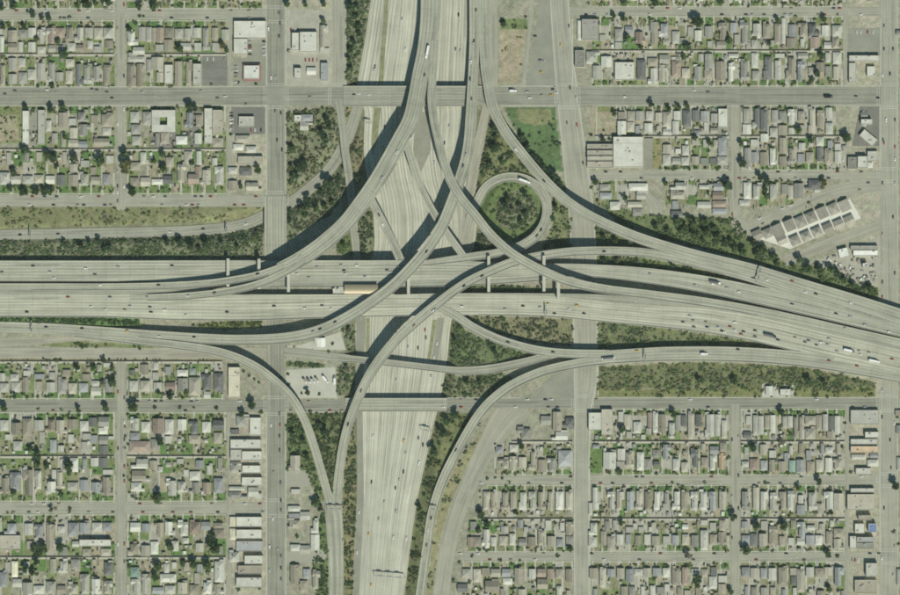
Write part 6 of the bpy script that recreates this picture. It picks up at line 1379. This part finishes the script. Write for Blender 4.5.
for x0, x1, pitch, yw, yh, yb in ROWS:              # cars on drives and in yards
    for _ in range(int((x1 - x0) / pitch * .95)):
        x = R.uniform(x0 + 1, x1 - 1); y = yw + (yb - yw) * R.uniform(.03, .9)
        if not (2 < y < 593) or any(b_[0] - .9 < x < b_[1] + .9 and b_[2] - 1.9 < y < b_[3] + 1.9 for b_ in boxes) or any(abs(q[0] - x) < 2 and abs(q[1] - y) < 4 for q in placed): continue
        placed.append((x, y, .08, math.pi / 2 + R.uniform(-.06, .06), R.choice(('white', 'white', 'silver', 'grey', 'black', 'tan', 'dark blue')), 'yard'))
for k, off, n in KERB:
    s_ = RIB[k]['s']; nn_ = RIB[k]['n']
    for _ in range(n * 3):
        i = R.randrange(len(s_)); sd = R.choice((-1, 1)); x = s_[i, 0] + nn_[i, 0] * off * sd; y = s_[i, 1] + nn_[i, 1] * off * sd
        rr_ = road_at(x, y)
        if not (2 < x < 897 and 2 < y < 592) or rr_ is None or rr_[0] != k or any(abs(q[0] - x) < 4.4 and abs(q[1] - y) < 4.4 for q in placed): continue
        placed.append((x, y, rr_[1] + .02, math.atan2(-rr_[2][1], rr_[2][0]), R.choice(('white', 'black', 'silver', 'grey', 'red', 'dark blue', 'white', 'tan')), 'kerb'))
for _ in range(0):
    x, y = R.choice(((249 + R.uniform(0, 3), R.uniform(38, 56)), (262 + R.uniform(0, 3), R.uniform(38, 56)), (230.5 + R.uniform(0, 3), R.uniform(112, 130)), (300 + R.uniform(0, 20), 378), (205 + R.uniform(0, 20), 64)))
    if any(abs(q[0] - x) < 2.2 and abs(q[1] - y) < 2.4 for q in placed): continue
    placed.append((x, y, .08, R.choice((0.0, math.pi)), R.choice(('white', 'black', 'silver', 'red', 'grey')), 'the paved ground'))
EXTRA = placed[300:]; placed = placed[:300]
xm = MB(); xmats = []
for x, y, z, ang, p, _ in EXTRA:
    me_ = CARS[(p, 0)]; q = P3(x, y, z); i0 = len(xm.v)
    for v in me_.vertices: xm.v.append((q[0] + v.co.x * math.cos(ang) - v.co.y * math.sin(ang), q[1] + v.co.x * math.sin(ang) + v.co.y * math.cos(ang), q[2] + v.co.z))
    base = len(xmats)
    if PAINT[p] not in xmats: xmats.append(PAINT[p])
    for m in (M['glass'], M['tyre']):
        if m not in xmats: xmats.append(m)
    for f in me_.polygons: xm.f.append(tuple(i0 + k for k in f.vertices)); xm.m.append(xmats.index(me_.materials[f.material_index]))
if EXTRA: tag(xm.build('parked_traffic', xmats), 'further small cars parked along the outer suburban kerbs', 'cars', kind='stuff')
byr = {}
for c in placed: byr.setdefault(c[5], []).append(c)
for ph, lst in byr.items():
    lst.sort(key=lambda c: (c[0] if ph not in ('the sunken freeway', 'the wide avenue at left', 'the wide avenue right of the loop', 'the wide avenue at far right') else c[1]))
    vert = ph in ('the sunken freeway', 'the wide avenue at left', 'the wide avenue right of the loop', 'the wide avenue at far right')
    for i, (x, y, z, ang, p, _) in enumerate(lst):
        o_ = link('car', CARS[(p, 1 if R.random() < .35 else 0)], None, P3(x, y, z)); o_.rotation_euler.z = ang
        if ph.startswith('the paved'): lab = '%s car parked off the street, %s from the left' % (p, ordinal(i + 1))
        else: lab = '%s car, %s from the %s on %s' % (p, ordinal(i + 1), 'top' if vert else 'left', ph)
        tag(o_, lab, 'car', 'cars on the roads')
for x, y, nm, L, bx, cb, lab in ((427.3, 52, 'truck', 16, 'white', 'white', 'long white truck on the widest flyover near the top'), (608, 358.5, 'bus', 16, 'white', 'grey', 'long white bus on the merged double ramp beside the wide avenue'), (704, 354, 'truck', 9, 'white', 'white', 'short white truck alone on the merged double ramp'),
                                 (770, 335.8, 'truck', 16, 'grey', 'black', 'dark long truck in the dense traffic of the lower carriageway'), (849, 350.5, 'truck', 14, 'white', 'grey', 'white truck near the right border on the lower carriageway'), (874, 361, 'truck', 14, 'white', 'white', 'white truck closest to the right border'),
                                 (715, 282.5, 'truck', 14, 'grey', 'white', 'grey truck with white cab on the upper carriageway'), (524.5, 181, 'truck', 15, 'white', 'white', 'white truck on top of the loop ramp'), (513, 91, 'truck', 9, 'white', 'white', 'white box truck on the cross avenue right of the bridge'), (828.5, 97, 'truck', 11, 'black', 'grey', 'black truck on the cross avenue near the right border')):
    r_ = road_at(x, y); ang = math.atan2(-r_[2][1], r_[2][0])
    truck(nm, lab, P3(x, y, r_[1] + .02), ang, L, bx, cb)
for i, (x, y) in enumerate(((305, 381), (309, 381), (313, 381), (317, 380), (325.5, 379.5), (334.6, 380))):
    truck('truck', 'parked truck in the pale yard, %s from the avenue' % ordinal(i + 1), P3(x, y, .08), math.radians(-52 if i < 5 else 90), 6.5 if i < 4 else 11, R.choice(('silver', 'grey', 'tan')) if i < 4 else 'white', 'silver')

# ------------------------------------------------------------------ straddle bents, gantries, station
def bent(key_z, x, y0, y1, posts, label, w=2.9):
    """concrete cross-beam on columns that carries a flyover over other lanes"""
    e = bpy.data.objects.new('straddle_bent', None); col.objects.link(e); tag(e, label, 'support', 'straddle bents of the flyovers')
    a, b_ = P3(x, y0, key_z), P3(x, y1, key_z)
    mb = MB(); mb.box(a[0] - w * S / 2, a[0] + w * S / 2, b_[1], a[1], key_z - 2.4, key_z); mb.build('cross_beam', [M['parapet']], e)
    for py in posts:
        g = terrain_z(x, py); q = P3(x, py, key_z)
        mb = MB(); mb.box(q[0] - 1.2, q[0] + 1.2, q[1] - 1.1, q[1] + 1.1, g - .6, key_z - 2.4); mb.build('column', [M['pier']], e)
bent(12.7, 228, 258.5, 287.5, (259.5, 286.6), 'straddle bent farther left of the two under the paired descending ramps')
bent(15.0, 259, 258.8, 289, (259.6,), 'straddle bent nearest the wide avenue under the paired descending ramps')
bent(16.5, 288.5, 262, 292, (291,), 'straddle bent right of the wide avenue over the upper carriageway')
bent(12.8, 408.5, 262, 294, (291.5,), 'straddle bent under the s-shaped flyover in the median')
bent(12.5, 488.8, 256, 292, (258, 290), 'straddle bent left of the two below the loop')
bent(18.9, 544, 255.5, 291.5, (257, 290), 'straddle bent right of the two below the loop')
bent(15.6, 558.5, 280, 300, (299,), 'straddle bent farthest right, beside the median lanes')

def gantry(x0, y0, x1, y1, z, label, signs=2, h=7.0):
    e = bpy.data.objects.new('sign_gantry', None); col.objects.link(e); tag(e, label, 'gantry', 'overhead sign gantries')
    a, b_ = P3(x0, y0, z + h), P3(x1, y1, z + h)
    for q in (a, b_):
        mb = MB(); mb.prism(q[0], q[1], z - .5, z + h, .28, .22, 8); mb.build('post', [M['metal']], e)
    mb = MB(); mb.beam(a, b_, .9, .9); mb.build('truss', [M['metal']], e)
    A, B = Vector(a), Vector(b_)
    for k in range(signs):
        t = (k + .7) / (signs + .4); w = .22 / signs
        p, q = A.lerp(B, t - w), A.lerp(B, t + w); n_ = Vector((-(B - A).y, (B - A).x, 0)).normalized() * .7
        mb = MB(); mb.beam(p + n_ + Vector((0, 0, 1.0)), q + n_ + Vector((0, 0, 1.0)), .25, 3.0); mb.build('sign_panel', [SIGN], e)
SIGN = surface('sign_green', (.02, .10, .06), .05)
gantry(364, 122.5, 371.5, 123, T, 'sign gantry over the left lanes below the cross avenue bridge', 1)
gantry(327, 509, 343.5, 509.5, .3, 'sign gantry across the joined ramp at the bottom', 2)
gantry(374, 575.5, 405, 578, T, 'widest sign gantry, over the sunken freeway at the bottom', 3)
gantry(421, 429.5, 431, 431.5, T, 'sign gantry at the edge of the sunken freeway below the street bridge', 1)
gantry(428.5, 509, 438, 510, 1.6, 'sign gantry across the ramp right of the sunken freeway', 1)
gantry(31, 320.5, 31, 333.5, 6.2, 'sign gantry across the lower left freeway lanes', 2)
gantry(29.5, 227, 29.5, 239, -1.5, 'sign gantry over the sunken slip road near the left border', 1)
gantry(226, 224, 226, 234, -4.6, 'sign gantry over the sunken slip road beside the avenue', 1)
gantry(546, 306, 546, 317.5, 7, 'sign gantry on the lower freeway carriageway left of the wide avenue', 1)
gantry(645, 350.5, 645, 362.5, 8.1, 'sign gantry across the merged double ramp', 1)
gantry(761, 266, 757, 282, 7.5, 'sign gantry where the upper right lanes join', 2)

# railway station in the freeway median
e = bpy.data.objects.new('station', None); col.objects.link(e); tag(e, 'station with shiny copper-coloured vaulted canopy in the freeway median', 'station')
a, b_ = P3(333, 293.5, 8), P3(383, 286.6, 8)
mb = MB(); mb.box(a[0], b_[0], a[1], b_[1], 6.9, 8.0); mb.build('platform', [M['pavement']], e)
p0, p1 = P3(344.5, 293.8, 12), P3(378, 284.6, 12)
mb = MB(); n = 12
for i in range(n):
    t0, t1 = i / n, (i + 1) / n
    f = lambda t: (p0[1] + (p1[1] - p0[1]) * t, 11.0 + 2.4 * math.sin(math.pi * (0.12 + .76 * t)))
    (ya, za), (yb_, zb) = f(t0), f(t1)
    mb.quad([(p0[0], ya, za), (p1[0], ya, za), (p1[0], yb_, zb), (p0[0], yb_, zb)])
cn = mb.build('canopy', [M['copper']], e)
sm = cn.modifiers.new('thick', 'SOLIDIFY'); sm.thickness = .18
for k in range(6):
    x = 346.5 + k * 5.9
    q = P3(x, 289.5, 9); mb = MB(); mb.prism(q[0], q[1], 7.9, 13.0, .22, .22, 8); mb.build('column', [M['metal']], e)
for x0 in (334, 338, 380):
    q = P3(x0, 289.8, 9); mb = MB(); mb.box(q[0] - 1.3, q[0] + 1.3, q[1] - 1.6, q[1] + 1.6, 7.9, 10.6); mb.build('kiosk', [M['wall']], e)

# clutter of the work yard at upper right
yard = [(814, 262), (878, 240), (878, 281), (862, 285), (840, 275)]
cl = []
while len(cl) < 42:
    x, y = R.uniform(816, 877), R.uniform(250, 284)
    if not inside(yard, np.array([x]), np.array([y]))[0] or any(abs(x - a) < 2.0 and abs(y - b_) < 1.6 for a, b_ in cl): continue
    if 836 < x < 851 and 246 < y < 260 or 849 < x < 880 and y < 258 or 860 < x < 870 and 261 < y < 269: 
        continue
    cl.append((x, y))
cl.sort()
for i, (x, y) in enumerate(cl):
    kx = R.choice('wgdtrbGWWn'); mb = MB(); w = R.uniform(.9, 2.4); hh = R.uniform(1.2, 2.5)
    mb.box(-w, w, -1.0, 1.0, 0, hh)
    for q in (-1, 1): mb.box(q * w - .12, q * w + .12, -1.08, 1.08, 0, hh + .12)
    mb.box(-w - .05, w + .05, -.08, .08, hh, hh + .14)
    o_ = mb.build('storage_container', [RM[kx]], None, P3(x, y, 0)); o_.rotation_euler.z = R.uniform(0, 3)
    tag(o_, 'small %s container, %s from the left in the cluttered work yard' % (ROOF[kx][0], ordinal(i + 1)), 'container', 'containers in the work yard')

# ------------------------------------------------------------------ the air between the place and the survey camera
HAZE = True
if HAZE:
    mb = MB(); mb.box(-5200, 5200, -5200, 5200, -8.2, CAM_H + 15)
    hz = mb.build('haze', [])
    m = bpy.data.materials.new('haze_air'); m.use_nodes = True
    nd = m.node_tree.nodes; nd.clear()
    out = nd.new('ShaderNodeOutputMaterial'); pv = nd.new('ShaderNodeVolumePrincipled')
    pv.inputs['Color'].default_value = (0.84, 0.93, 0.86, 1)
    pv.inputs['Density'].default_value = 1.4e-5
    pv.inputs['Anisotropy'].default_value = 0.0
    m.node_tree.links.new(pv.outputs['Volume'], out.inputs['Volume'])
    hz.data.materials.append(m)
    tag(hz, kind='stuff')
